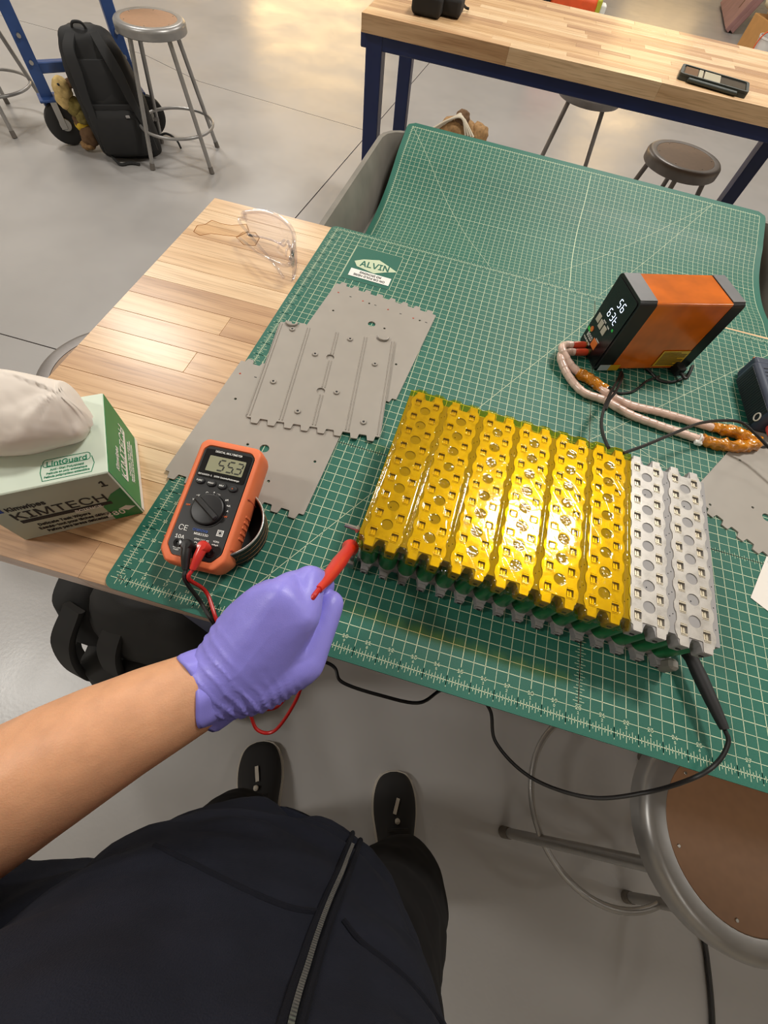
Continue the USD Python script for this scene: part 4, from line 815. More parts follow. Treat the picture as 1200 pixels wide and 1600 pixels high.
# ------------------------------------------------------------------ scrap of paper
pp = np.array([at(u, v, ZM)[:2] for u, v in ((1172, 934), (1200, 862), (1235, 830), (1260, 980), (1202, 957), (1190, 948))])
po = obj('paper_sheet', prism(Polygon(pp), .0004, ZM + .0004), 'paper', None, False); say(po, 'torn piece of white paper at the right photo edge on the cutting mat', 'paper')

# ------------------------------------------------------------------ safety glasses
g0, g1 = at(386, 348, H + .03), at(452, 428, H + .012); gm = (g0 + g1) / 2; gx_ = g1 - g0
GL = thing('safety_glasses', 'clear plastic safety glasses lying on the wooden bench top', 'glasses', (gm[0], gm[1], H), math.atan2(gx_[1], gx_[0]))
half = .076
def lens(a0, a1, z0, z1, th=.0022, n=28, m=10, sag=.040):
    u = np.linspace(a0, a1, n); vv = np.linspace(0, 1, m); U, W = np.meshgrid(u, vv)
    nose = np.exp(-((U / .11) ** 2)); lo = z0 + .016 * nose; hi = z1 - .010 * np.abs(U) ** 4
    Z = lo + (hi - lo) * (.5 - .5 * np.cos(W * np.pi)) if False else lo + (hi - lo) * W
    Yc = sag * (1 - np.abs(U) ** 2.2) + .004 * np.sin(W * np.pi); sg = [np.stack([U * half, Yc + d, Z], -1).reshape(-1, 3) for d in (0, -th)]
    i, j = np.meshgrid(np.arange(m - 1), np.arange(n - 1), indexing='ij'); a = (i * n + j).ravel(); ft = np.vstack([np.stack([a, a + 1, a + n], 1), np.stack([a + 1, a + n + 1, a + n], 1)]); N = n * m
    rim = np.r_[np.arange(n), np.arange(1, m) * n + n - 1, (m - 1) * n + np.arange(n - 2, -1, -1), np.arange(m - 2, 0, -1) * n]; rn = np.roll(rim, -1)
    return trimesh.Trimesh(np.vstack(sg), np.vstack([ft, ft[:, ::-1] + N, np.stack([rim, rn + N, rn], 1), np.stack([rim, rim + N, rn + N], 1)]), process=False)
obj('lens', lens(-1, 1, .004, .052), 'lens_clear', GL, True)
obj('brow_bar', stube([(half * u, .040 * (1 - abs(u) ** 2.2) + .001, .052 - .010 * abs(u) ** 4) for u in np.linspace(-1, 1, 15)], .0036, 8, 3), 'lens_clear', GL, True)
obj('lower_rim', stube([(half * u, .040 * (1 - abs(u) ** 2.2) + .001, .005 + .016 * math.exp(-((u / .11) ** 2))) for u in np.linspace(-1, 1, 25)], .0022, 8, 3), 'lens_clear', GL, True)
obj('nose_pad', [stube([(s * .009, .040, .020), (s * .011, .030, .014), (s * .014, .026, .006)], .0022, 8, 5) for s in (-1, 1)], 'lens_clear', GL, True)
for s in (-1, 1):
    obj('temple_arm', stube([(s * half, .001, .034), (s * (half - .004), -.012, .033), (s * .020, -.020 - .006 * s, .028), (-s * .045, -.020 - .006 * s, .020), (-s * .066, -.016 - .006 * s, .006)], [.0034, .0030, .0026, .0026, .0030], 8, 8), 'lens_clear', GL, True)
    obj('hinge', box(.010, .008, .014, (s * (half + .001), .001, .036), .002), 'lens_clear', GL, False)

# ------------------------------------------------------------------ lab stools
def make_stool(label, loc, rz, r, h, board='seat_board', steel='stool_steel'):
    t = thing('lab_stool', label, 'stool', loc, rz, 'lab stools around the benches')
    o = r - .168
    obj('seat_rim', lathe([(o + a_, h + b_) for a_, b_ in ((.128, -.004), (.130, .0), (.150, .002), (.160, -.001), (.167, -.009), (.168, -.018), (.168, -.040), (.164, -.044), (.160, -.040), (.158, -.016), (.128, -.012))], 64, True), steel, t, 40)
    st = obj('seat_board', move(disc(.1295 + o, .010, (0, 0, 0), 64, .001), 0, 0, h - .0055), board, t, 30)
    obj('rivet', [move(disc(.0028, .0016, (0, 0, 0), 10, .0005), (.117 + o) * math.cos(k * math.pi / 3 + .5), (.117 + o) * math.sin(k * math.pi / 3 + .5), h + .0003) for k in range(6)], 'steel', st, 40)
    for k in range(4):
        a = k * math.pi / 2 + math.pi / 4; c = V(math.cos(a), math.sin(a), 0)
        lg = obj('leg', rod(c * .128 + V(0, 0, h - .015), c * .243 + V(0, 0, .012), .0118), steel, t, 40)
        obj('foot_tip', put(rod(c * .2465 + V(0, 0, .0), c * .2395 + V(0, 0, .032), .0145, 14, .0135), np.eye(4)), 'foot_rubber', lg, 40)
    obj('foot_ring', torus(.2065, .0078, (0, 0, .172), 72, 10), steel, t, True)
    return t
fa = math.atan2(-.188 + .042, .788 - .987) - math.pi / 4
st0 = make_stool('lab stool nearest the camera, with brown round seat half under the cutting mat', (.989, -.046, 0), fa, .166, .552)
st1 = make_stool('lab stool with tan seat standing beside the black backpack and hand truck', (-1.690, 2.727, 0), math.atan2(2.5056 - 2.727, -1.7884 + 1.690) - math.pi / 4, .176, .588)
st2 = make_stool('lab stool with brown seat between the green sagging mat and the rear workbench', (1.085, 2.645, 0), .62, .176, .588, 'seat_dark', 'stool_dark')
dup(st2, 'lab stool pushed under the rear workbench with only rim underside and legs showing', (.620, 3.26, 0), -.10)
dup(st1, 'lab stool mostly cut off by the left photo edge beside the blue hand truck', (-2.845, 2.640, 0), math.radians(-48) - math.pi / 4)
dup(st2, 'lab stool seat peeking out from under the left edge of the foreground workbench', (-.500, .505, 0), .4)

# ------------------------------------------------------------------ hand truck
R1, R2 = V(-2.395, 2.56, 0), V(-2.055, 2.905, 0); dd = (R2 - R1) / np.linalg.norm(R2 - R1); nn = V(dd[1], -dd[0], 0)
ht = thing('hand_truck', 'blue steel hand truck standing upright behind the black backpack', 'hand truck')
FR = lambda o: frame(o, dd, (0, 0, 1))
for b_ in (R1, R2):
    rl_ = obj('rail', put(box(.062, 1.12, .060, (0, .72, 0), .004), FR(b_)), 'dolly_blue', ht, False)
    obj('bolt', [put(disc(.010, .012, (0, y, .040), 10), FR(b_)) for y in (.36, .46, .70, .86)], 'steel', rl_, 30)
for z in (.33, .75, 1.22): obj('crossbar', put(box(np.linalg.norm(R2 - R1), .045, .045, (np.linalg.norm(R2 - R1) / 2, z, -.005), .004), FR(R1)), 'dolly_blue', ht, False)
for b_, s in ((R1, -1), (R2, 1)):
    wh = obj('wheel', put(put(lathe([(.030, -.016), (.075, -.022), (.096, -.018), (.100, -.008), (.100, .008), (.096, .018), (.075, .022), (.030, .016)], 36), frame((.030, .101, .040), (1, 0, 0), (0, 1, 0))), FR(b_)), 'rubber', ht, 35)
    obj('hub', put(put(disc(.032, .05, (0, 0, 0), 24, .004), frame((.030, .101, .040), (1, 0, 0), (0, 1, 0))), FR(b_)), 'steel', wh, 35)
    obj('axle_bracket', put(box(.034, .125, .006, (.018, .145, .068), .002), FR(b_)), 'steel', ht, False)
    obj('bracket_plate', put(box(.095, .012, .11, (0, .212, .02), .003), FR(b_)), 'dolly_blue', ht, False)

# ------------------------------------------------------------------ backpack leaning on the hand truck
def superring(cx, cy, z, w, d, n=40, e=3.0):
    a = np.arange(n) * 2 * np.pi / n; c, s_ = np.cos(a), np.sin(a); r = (np.abs(c) ** e + np.abs(s_) ** e) ** (-1 / e)
    return np.c_[cx + w * c * r, cy + d * s_ * r, np.full(n, z)]
bpk = thing('backpack', 'bulky black backpack leaning upright between the hand truck and a lab stool', 'backpack', (-2.015, 2.665, 0), math.radians(33))
prof = [(0, .155, .10), (.015, .172, .125), (.10, .178, .145), (.22, .178, .145), (.34, .170, .125), (.43, .150, .105), (.49, .115, .08), (.515, .06, .045)]
rings = []
for z, w, d in prof: rings.append(superring(0 - .10 * z, .08 * z, z, w, d))
rs = [spline(np.array([r[k] for r in rings]), 5) for k in range(40)]; rs = np.stack(rs, 1)
def wob(m, amp, f, seed):
    v = np.array(m.vertices); n = np.stack([meshkit.fbm(v * f, 3, seed + q) for q in range(3)], -1) - .5; m.vertices = v + n * amp; return m
obj('body', wob(loft(rs), .02, 14, 1), 'bag_black', bpk, True)
obj('front_pocket', wob(loft(np.stack([superring(-.005 - .1 * z, -.145 + .08 * z, z, w, d) for z, w, d in ((.03, .10, .02), (.05, .132, .04), (.12, .138, .045), (.20, .134, .04), (.235, .11, .025))])), .008, 20, 5), 'bag_black', bpk, True)
obj('mesh_panel', wob(loft(np.stack([superring(-.01 - .1 * z, -.122 + .10 * z, z, w, d) for z, w, d in ((.25, .09, .012), (.27, .112, .022), (.36, .104, .022), (.42, .082, .014))])), .004, 20, 8), 'bag_mesh', bpk, True)
obj('band', put(rbox(.24, .012, .035, (-.02, -.135, .242), .005), np.eye(4)), 'strap_black', bpk)
for s in (-1, 1):
    obj('shoulder_strap', strap([(s * .055 - .045, -.02, .500), (s * .085 - .045, -.088, .455), (s * .10 - .03, -.122, .38), (s * .115 - .02, -.142, .28), (s * .13, -.158, .16), (s * .145, -.14, .05)], [.045, .055, .055, .045, .028, .022], .014, (1, 0, 0)), 'strap_black', bpk)
obj('haul_loop', stube([(-.09, .0, .505), (-.075, -.01, .535), (-.035, -.01, .535), (-.02, .0, .508)], .006, 8, 6), 'strap_black', bpk)
for m_ in ([stube([(.16, .03, .05), (.22, .02, .07), (.27, .0, .045), (.285, -.01, .004)], .006, 6, 6), stube([(-.12, -.14, .03), (-.08, -.20, .008), (-.02, -.19, .010), (.03, -.205, .006)], .008, 6, 6)]): obj('strap_tail', m_, 'strap_black', bpk)
for m_ in ([rbox(.03, .012, .02, (.185, .05, .13), .004), rbox(.022, .010, .012, (.05, -.165, .215), .003)]): obj('buckle', m_, 'holder_grey', bpk)
# soft toys and odds and ends stuffed beside it
def blob(c, r, seed, sq_=(1, 1, 1)):
    m = trimesh.creation.icosphere(3, 1.0); v = np.array(m.vertices); v = v * (1 + .5 * (meshkit.fbm(v * 1.7 + seed, 3, seed)[:, None] - .5)) * r * np.array(sq_) + np.array(c); m.vertices = v; return m
qd = lambda u, v, s: deep(u, v, s)
ty = thing('plush_toy', 'curly tan plush toy squeezed between the blue rail and the black backpack', 'plush toy', group='plush toys beside the backpack')
obj('head', blob(qd(97, 138, 2.32), .050, 3), 'plush_tan', ty, True); obj('body', blob(qd(101, 155, 2.36), .044, 5), 'plush_tan', ty, True); obj('ear', blob(qd(108, 130, 2.31), .020, 6), 'plush_brown', ty, True); obj('eye', blob(qd(91, 132, 2.27), .006, 8), 'ink', ty, True)
ty = thing('plush_toy', 'olive green plush toy below the tan one beside the backpack', 'plush toy', group='plush toys beside the backpack')
obj('body', blob(qd(118, 168, 2.40), .052, 12), 'plush_olive', ty, True); obj('limb', blob(qd(128, 182, 2.42), .036, 14), 'plush_olive', ty, True)
ty = thing('plush_toy', 'yellow plush toy lowest of the three near the wheel', 'plush toy', group='plush toys beside the backpack')
obj('body', blob(qd(131, 195, 2.47), .045, 15), 'plush_yellow', ty, True); obj('limb', blob(qd(138, 206, 2.49), .036, 17), 'plush_yellow', ty, True); obj('limb', blob(qd(122, 188, 2.44), .028, 18), 'plush_brown', ty, True)
ty = thing('cloth_bundle', 'brown cloth bundle on the floor under the yellow plush toy', 'cloth')
obj('cloth', blob(V(*at(140, 212, .07)), .055, 21, (1, 1, .9)), 'plush_brown', ty, True); obj('wrapper', blob(V(*at(138, 226, .03)), .034, 23, (1.3, 1, .7)), 'jute', ty, True)
ty = thing('toothpaste_tube', 'white tube with red and blue marks wedged against the backpack', 'tube')
tb = stube([qd(117, 142, 2.42), qd(122, 150, 2.43), qd(128, 160, 2.44)], [.012, .015, .010], 12, 5); obj('tube_body', tb, 'label_white', ty); obj('stripe', rod(qd(123, 150, 2.41), qd(126, 156, 2.42), .0125, 10), 'ink_red', ty); obj('cap', rod(qd(129, 161, 2.44), qd(132, 166, 2.45), .011, 10), 'black_plastic', ty)

# ------------------------------------------------------------------ backpack under the foreground bench
bk2 = thing('backpack', 'black backpack slumped on the floor under the front edge of the workbench', 'backpack', (-.212, .110, 0), math.radians(8))
pr2 = [(0, .16, .14), (.02, .185, .165), (.12, .195, .175), (.26, .19, .165), (.38, .165, .145), (.46, .125, .11), (.50, .07, .06)]
rs = np.stack([spline(np.array([superring(.02 * z, -.05 * z, z, w, d)[k] for z, w, d in pr2]), 5) for k in range(40)], 1)
obj('body', wob(loft(rs), .035, 9, 31), 'bag_black', bk2, True)
obj('side_pocket', wob(loft(np.stack([superring(-.03, -.17, z, w, d) for z, w, d in ((.01, .14, .05), (.04, .18, .09), (.16, .185, .10), (.27, .16, .07), (.30, .11, .03))])), .03, 12, 33), 'bag_black', bk2, True)
obj('back_panel', wob(loft(np.stack([superring(-.16, -.03, z, w, d) for z, w, d in ((.06, .05, .10), (.10, .09, .13), (.30, .085, .125), (.44, .05, .08))])), .012, 12, 35), 'bag_mesh', bk2, True)
for s in (-1, 1): obj('shoulder_strap', strap([(-.09 + s * .05, -.10, .45), (-.12 + s * .05, -.17, .38), (-.14 + s * .05, -.215, .24), (-.15 + s * .04, -.21, .10)], [.045, .055, .045, .025], .016, (1, -.3, 0)), 'strap_black', bk2)
obj('haul_loop', strap([(-.175, -.10, .24), (-.225, -.13, .235), (-.258, -.16, .18), (-.235, -.19, .11), (-.17, -.19, .08)], .024, .006, (.5, .8, .2)), 'strap_black', bk2)
obj('zip_cord', [stube([(.10, -.22, .22), (.13, -.27, .20), (.17, -.25, .17), (.14, -.22, .15)], .0035, 6, 6)], 'strap_black', bk2)

# ------------------------------------------------------------------ things on and around the rear bench
ph = thing('phone', 'phone in a dark rugged case lying on the rear workbench', 'phone', (0, 0, 0))
p4 = [at(u, v, H + .012) for u, v in ((1059, 121), (1067, 97), (1173, 129), (1166, 151))]; pc_ = np.mean(p4, 0); px_ = (p4[2] + p4[3] - p4[0] - p4[1]) / 2; py_ = (p4[1] + p4[2] - p4[0] - p4[3]) / 2
PFm = frame((pc_[0], pc_[1], H), px_, (-px_[1], px_[0], 0)); wl_, wd_ = np.linalg.norm(px_) - .004, abs(np.linalg.norm(py_)) * .95
wd_ = min(wd_, .115)
tray_ = rrect(wl_, wd_, .012); obj('case', [put(prism(tray_, .012, .0), PFm), put(prism(tray_.difference(rrect(wl_ - .018, wd_ - .018, .008)), .007, .010), PFm)], 'phone_case', ph, 25)
obj('screen', put(prism(rrect(wl_ - .020, wd_ - .020, .006), .003, .0115), PFm), 'phone_screen', ph, False)
obj('screen_picture', [put(box(.055, wd_ - .024, .0006, (-.008, 0, .0150)), PFm), put(box(.014, wd_ - .024, .0006, (-.048, 0, .0150)), PFm)], 'phone_light', ph, False)
obj('dark_picture', [put(box(.044, wd_ - .030, .0006, (-wl_ / 2 + .036, 0, .0150)), PFm)], 'plush_brown', ph, False)
obj('belt_clip', put(rbox(wl_ * .72, .016, .010, (.0, -wd_ / 2 - .006, .008), .004), PFm), 'phone_case', ph)
po_ = thing('pouch', 'small black zip pouch on the far left of the rear workbench', 'pouch')
c0 = at(672, 6, H + .03); c1 = at(704, 6, H + .03)
obj('body', wob(rbox(.105, .11, .055, (c0[0] - .01, c0[1] + .03, H + .029), .014, 12), .008, 30, 41), 'bag_black', po_, True); obj('side_pouch', wob(rbox(.085, .10, .050, (c1[0] + .0, c1[1] + .025, H + .027), .014, 12), .008, 30, 43), 'strap_black', po_, True)
obj('drawstring', stube([at(715, 8, H + .03), at(724, 8, H + .02), at(728, 12, H + .008), at(733, 14, H + .006)], .004, 6, 5), 'strap_black', po_)
ju = thing('jute_bundle', 'bundle of brown jute cloth and rope on the floor behind the sagging mat', 'bundle')
jc = at(722, 212, .06); obj('cloth', [wob(blob(jc + V(-.03, .02, .0), .13, 51, (1.25, .8, .75)), .03, 14, 52), wob(blob(jc + V(.11, .02, .0), .08, 53, (1, .8, 1.1)), .03, 18, 54)], 'jute', ju, True)
obj('rope', [stube([jc + V(-.22 + .02 * k, .01 * k - .03, .01), jc + V(-.12 + .02 * k, -.05, .08 + .012 * k), jc + V(-.02, -.08 + .01 * k, .12), jc + V(.03 + .02 * k, -.07, .03)], .007, 6, 6) for k in range(4)], 'rope_white', ju)
obj('dark_fold', blob(jc + V(-.02, -.02, .10), .055, 57, (.9, .7, .9)), 'plush_brown', ju, True)
ob = thing('sack', 'orange and yellow printed sack on the floor beyond the rear workbench', 'bag', (.47, 6.5, 0), .1)
obj('body', wob(rbox(.46, .22, .42, (0, 0, .215), .05, 12), .03, 8, 61), 'bag_orange', ob, True); obj('side_stripe', wob(rbox(.05, .225, .41, (.235, 0, .21), .02, 12), .01, 8, 63), 'bag_yellow', ob, True); obj('corner_flap', rbox(.06, .10, .16, (.285, -.03, .30), .015), 'label_white', ob); obj('dark_side', rbox(.10, .24, .40, (-.28, .0, .205), .03), 'bag_black', ob)
# boards, carton and bucket in the far right corner
bo = at(1133, 52, 0); bt = deep(1125, -60, 5.6)
for k, lab in enumerate(('mauve board leaning in the far right corner, front one of two', 'mauve board leaning in the far right corner, rear one of two')):
    ex = V(.075, 1, 0); ex /= np.linalg.norm(ex); upv = V(.41, -.03, .912); nr_ = np.cross(ex, upv); e0 = at(1134, 51, 0) + V(0, 0, .012) + nr_ * (.066 * k) + V(0, 0, .03 * k)
    bd = thing('board', lab, 'board', group='leaning mauve boards')
    obj('panel', put(rbox(1.5, 1.3, .058, (.75, .65, 0), .008), frame(e0, ex, upv)), 'board_mauve', bd, 30)
    obj('scuff', put(put(box(.30, .035, .002), rotz(1.1)), frame(e0 + ex * .35 + upv * .30 - nr_ * .030, ex, upv)), 'plush_brown', bd, False)
kb = thing('carton', 'open brown cardboard carton right of the mauve boards', 'box', (2.96, 8.22, 0), .35)
obj('body', box(.56, .5, .28, (0, 0, .141), .004), 'kraft', kb, False); obj('flap', put(box(.56, .30, .008, (0, .15, 0)), frame((0, -.25, .285), (1, 0, 0), (0, .95, .12))), 'kraft', kb, False)
cv_ = thing('canvas_bag', 'cream canvas bag lying on the cardboard carton', 'bag', (2.93, 8.24, .315), .55)
obj('body', wob(rbox(.5, .4, .22, (0, 0, .13), .05, 12), .04, 8, 71), 'canvas', cv_, True); obj('handle', stube([(-.1, -.2, .2), (-.08, -.26, .27), (.06, -.26, .27), (.1, -.2, .2)], .012, 8, 6), 'canvas', cv_)
bu = thing('bucket', 'white plastic bucket with orange cord beside the cardboard carton', 'bucket', (2.70, 7.58, 0))
obj('pail', lathe([(.0001, .0), (.100, 0), (.125, .23), (.131, .235), (.131, .250), (.121, .250), (.096, .012), (.0001, .012)], 40), 'bucket_white', bu, 40); obj('contents', move(disc(.114, .02, (0, 0, .21), 30), 0, 0, 0), 'black_soft', bu, False)
obj('cord', stube([(-.10, -.06, .02), (-.128, -.05, .12), (-.130, -.05, .22), (-.10, -.06, .28), (-.04, -.06, .29), (.02, -.04, .22)], .006, 8, 8), 'bag_orange', bu)
fc_ = obj('floor_cable', stube([at(1088, 1440, .006), at(1100, 1470, .006), at(1106, 1510, .006), at(1111, 1560, .006), at(1113, 1605, .006), at(1112, 1690, .006), at(1080, 1780, .006)], .0062, 8, 8), 'cable_black'); say(fc_, 'black cable lying on the floor at the lower right below the stool', 'cable')

# ------------------------------------------------------------------ the person standing at the bench (the photograph is taken from the chest)
pe_ = thing('person', 'person in navy zip hoodie and black trousers, gloved hand holding a red probe', 'person')
HIPL, HIPR = V(.185, -.31, .80), V(.355, -.31, .80)
LS, RS = at(404, 1166, .05), at(617, 1214, .05); LSa, RSa = at(401, 1250, .07), at(621, 1320, .07)
def shoe_dir(a, b): d = (a - b); d[2] = 0; return d / np.linalg.norm(d)
ld, rd_ = shoe_dir(LS, LSa), shoe_dir(RS, RSa)
LANK, RANK = LS - ld * .200, RS - rd_ * .205
LANK[2] = RANK[2] = .105
KNL, KNR = (HIPL + LANK) / 2 + V(-.01, .055, .03), (HIPR + RANK) / 2 + V(.01, .05, .03)
EL = deep(-185, 1385, .29); SHL, SHR = V(.115, -.37, 1.27), V(.425, -.37, 1.27)
ELR = V(.50, -.34, 1.03); WRR = V(.37, -.26, 1.25); HDR = V(.33, -.225, 1.31)
A0, A1_, A2_, A3_ = deep(-80, 1297, .285), deep(50, 1214, .288), deep(190, 1136, .302), deep(322, 1073, .325)
WR = deep(350, 1058, .326)
NECK, HEAD = V(.275, -.375, 1.36), V(.278, -.365, 1.52)
body = bones([
    [(V(.27, -.32, .86), .13), (V(.27, -.33, 1.05), .135), (V(.27, -.36, 1.22), .12), (NECK, .055), (HEAD + V(0, .0, -.05), .068)],
    [(HEAD + V(0, -.02, .02), .085), (HEAD + V(0, .02, .0), .078), (HEAD + V(0, .045, -.07), .045)], [(HEAD + V(0, .088, -.005), .010), (HEAD + V(0, .108, -.030), .013)],
    [(HEAD + V(-.082, -.01, -.01), .014), (HEAD + V(-.084, -.012, -.035), .012)], [(HEAD + V(.082, -.01, -.01), .014), (HEAD + V(.084, -.012, -.035), .012)], [(HEAD + V(-.018, .078, -.065), .012), (HEAD + V(.018, .078, -.065), .012)],
    [(V(.27, -.36, 1.24), .09), (SHL, .055), (EL, .046), (A0, .0485), (A1_, .0445), (A2_, .0375), (A3_, .0295), (WR, .028)],
    [(V(.27, -.36, 1.24), .09), (SHR, .055), (ELR, .044), (WRR, .028), (HDR, .036)],
    [(HDR, .018), (HDR + V(-.045, .015, .02), .010), (HDR + V(-.055, -.015, .045), .009)], [(HDR, .018), (HDR + V(-.045, .02, .0), .010), (HDR + V(-.058, -.01, .02), .009)], [(HDR, .018), (HDR + V(-.04, .02, -.02), .010), (HDR + V(-.055, -.01, -.005), .009)], [(HDR, .018), (HDR + V(.0, .03, .04), .011)],
    [(V(.27, -.32, .86), .12), (HIPL, .085), (KNL, .058), (LANK, .042)], [(V(.27, -.32, .86), .12), (HIPR, .085), (KNR, .058), (RANK, .042)]], .0085, 6, 48, (), 12)
obj('body', body, 'skin', pe_, True)
obj('eye', blob(HEAD + V(-.032, .083, .010), .011, 91), 'label_white', pe_, True); obj('eye', blob(HEAD + V(.032, .083, .010), .011, 92), 'label_white', pe_, True)
obj('hair', wob(blob(HEAD + V(0, -.028, .045), .098, 93, (1, 1.05, .85)), .012, 30, 94), 'hair', pe_, True)
# trousers
def legchain(h, k, a): return [(V(.27, -.31, .84), .115), (h, .100), (h * .5 + k * .5, .088), (k, .076), (k * .5 + a * .5, .066), (a + V(0, 0, .01), .056), (a + V(0, .012, -.018), .054)]
tro = wob(bones([legchain(HIPL, KNL, LANK), legchain(HIPR, KNR, RANK)], .012, 5, 24), .020, 11, 101); obj('trousers', tro, 'trousers', pe_, True)
# shoes
def shoe(toe, d, tw):
    L = .285; s_ = V(d[1], -d[0], 0); o = toe - d * (L - .01); o[2] = 0; T = frame(o, d, -s_)
    xs = [0, .012, .04, .09, .14, .19, .23, .262, .278, .285]; hw = [.020, .034, .039, .041, .048, .057, .056, .046, .031, .010]; hh = [.055, .080, .095, .100, .094, .074, .060, .050, .042, .030]
    rg_ = []
    for x, w, h in zip(xs, hw, hh):
        a = np.linspace(0, 2 * np.pi, 28, endpoint=False); c, sn = np.cos(a), np.sin(a); z = np.where(sn > 0, .018 + (h - .018) * np.abs(sn) ** .85, .018 + .012 * sn)
        rg_.append(np.c_[np.full(28, x), w * np.sign(c) * np.abs(c) ** .8, z])
    rg_ = np.array(rg_); q = np.stack([spline(rg_[:, k], 5) for k in range(28)], 1)
    sh = obj('shoe', put(loft(q), T), 'shoe_black', pe_, True)
    out = Polygon(np.r_[np.c_[xs, np.array(hw) + .003], np.c_[xs[::-1], -(np.array(hw[::-1]) + .003)]]).buffer(.004).buffer(-.002)
    obj('sole', put(prism(out, .022, .0005), T), 'sole_white', sh, 30)
    obj('lace_tag', put(put(put(box(.036, .009, .003), rotz(tw)), roty(.28)), T @ np.array([[1, 0, 0, .212], [0, 1, 0, .0], [0, 0, 1, .0700], [0, 0, 0, 1]])), 'sole_white', sh, False)
    obj('lace_tip', put(blob((.182, .0, .0835), .0065, 5), T), 'sole_white', sh, True)
    obj('lace', [put(stube([(x, -.026, .064 + (.23 - x) * .35), (x + .004, 0, .076 + (.23 - x) * .42), (x, .026, .064 + (.23 - x) * .35)], .003, 6, 5), T) for x in (.165, .145, .125)], 'shoe_black', sh)
shoe(LS, ld, .12); shoe(RS, rd_, -.35)
# hoodie
def sring(z, cx, cy, hw, hd, n=36, e=2.7):
    a = np.arange(n) * 2 * np.pi / n; c, s_ = np.cos(a), np.sin(a); r = (np.abs(c) ** e + np.abs(s_) ** e) ** (-1 / e); return np.c_[cx + hw * c * r, cy + hd * s_ * r, np.full(n, z)]
TR = [(.795, .258, -.305, .148, .142), (.83, .258, -.305, .158, .148), (.90, .258, -.308, .158, .150), (1.0, .260, -.315, .165, .148), (1.10, .264, -.330, .175, .146), (1.19, .268, -.350, .175, .135), (1.26, .27, -.365, .15, .11), (1.34, .275, -.375, .085, .085)]
hl = [manifold3d.Manifold.hull_points(np.vstack([sring(*a), sring(*b)])) for a, b in zip(TR[:-1], TR[1:])]
def chain(ch):
    return [manifold3d.Manifold.batch_hull([manifold3d.Manifold.sphere(ra, 24).translate(list(map(float, a))), manifold3d.Manifold.sphere(rb, 24).translate(list(map(float, b)))]) for (a, ra), (b, rb) in zip(ch[:-1], ch[1:])]
hl += chain([(V(.25, -.365, 1.23), .095), (SHL, .078), ((SHL + EL) / 2 + V(0, 0, -.01), .076), (EL * .93 + SHL * .07, .070)]) + chain([(V(.29, -.365, 1.23), .095), (SHR, .078), ((SHR + ELR) / 2, .070), (ELR, .062), (WRR * .8 + ELR * .2, .044)])
hl += chain([(V(.15, -.30, .90), .085), (V(.080, -.312, .862), .072), (V(-.03, -.335, .85), .070)]) + chain([(V(.20, -.41, 1.30), .07), (V(.275, -.455, 1.29), .085), (V(.35, -.41, 1.30), .07)])
ho = manifold3d.Manifold.batch_boolean(hl, manifold3d.OpType.Add).refine_to_length(.0105); ho = tm(ho); ho.merge_vertices()
trimesh.smoothing.filter_taubin(ho, lamb=.5, nu=.53, iterations=14)
v = np.array(ho.vertices); vn = np.array(ho.vertex_normals)
fold = .55 * (meshkit.fbm(v * V(16, 16, 9), 3, 111) - .5) + .45 * (np.abs(meshkit.noise(v * V(14, 14, 26) + V(0, 0, 0), 117) - .5) * 2 - .5)
ho.vertices = v + vn * (.020 * fold * (1 + .6 * np.clip((.92 - v[:, 2]) / .1, 0, 1)))[:, None]
obj('hoodie', ho, 'hoodie', pe_, True); hd_ = stage.GetPrimAtPath(str(pe_.GetPath()) + '/hoodie')
HV, HF = np.array(ho.vertices), np.array(ho.faces); T0, T1, T2v = HV[HF[:, 0]], HV[HF[:, 1]], HV[HF[:, 2]]
def onto(u, v_, lift=0.0):
    d = ROT.T @ np.array([(u - 600) / FPX, (v_ - 800) / FPX, 1.0]); e1, e2 = T1 - T0, T2v - T0; h = np.cross(d, e2); a = (e1 * h).sum(1); a = np.where(np.abs(a) < 1e-12, 1e-12, a)
    s = EYE - T0; uu = (s * h).sum(1) / a; q = np.cross(s, e1); vv = (q @ d) / a; t = (e2 * q).sum(1) / a; ok = (uu >= 0) & (vv >= 0) & (uu + vv <= 1) & (t > .02)
    if not ok.any(): return None
    k = np.argmin(np.where(ok, t, 9)); n = np.cross(e1[k], e2[k]); n /= np.linalg.norm(n); n = n if n @ d < 0 else -n
    return EYE + d * t[k] + n * lift
def run(P, lift, dens=10):
    Q = spline(np.array([(a, b, 0) for a, b in P], float), dens); o = [onto(a, b, lift) for a, b, _ in Q]; return np.array([p for p in o if p is not None])
def smooth(P, k=2):
    for _ in range(k): P[1:-1] = (P[:-2] + 2 * P[1:-1] + P[2:]) / 4
    return P
ZP = [(559, 1296), (549, 1325), (535, 1362), (518, 1402), (498, 1452), (478, 1515), (456, 1590), (448, 1625)]
for off in (-13, 15):
    r_ = smooth(run([(a + off * (.55 + .45 * (b - 1290) / 300), b + 4) for a, b in ZP], .0005), 6)
    if len(r_) > 3: obj('placket', tube(r_, .0028, 8), 'hoodie_rib', hd_)
zr = smooth(run(ZP[1:], .0015), 6)
if len(zr) > 3:
    zp_ = obj('zip_tape', tube(zr, .0020, 8), 'hoodie_rib', hd_)
    s = np.r_[0, np.cumsum(np.linalg.norm(np.diff(zr, axis=0), axis=1))]; t = np.arange(0, s[-1], .0022); C_ = np.c_[[np.interp(t, s, zr[:, k]) for k in range(3)]].T
    tt_ = np.gradient(C_, axis=0); obj('zip_teeth', [put(box(.0030, .0012, .0012), frame(c + V(0, .0018, .0008), np.cross(d_, V(0, 1, .3)), d_)) for c, d_ in zip(C_, tt_)], 'steel', zp_, False); say(stage.GetPrimAtPath(str(zp_.GetPath()) + '/zip_teeth'), kind='stuff')
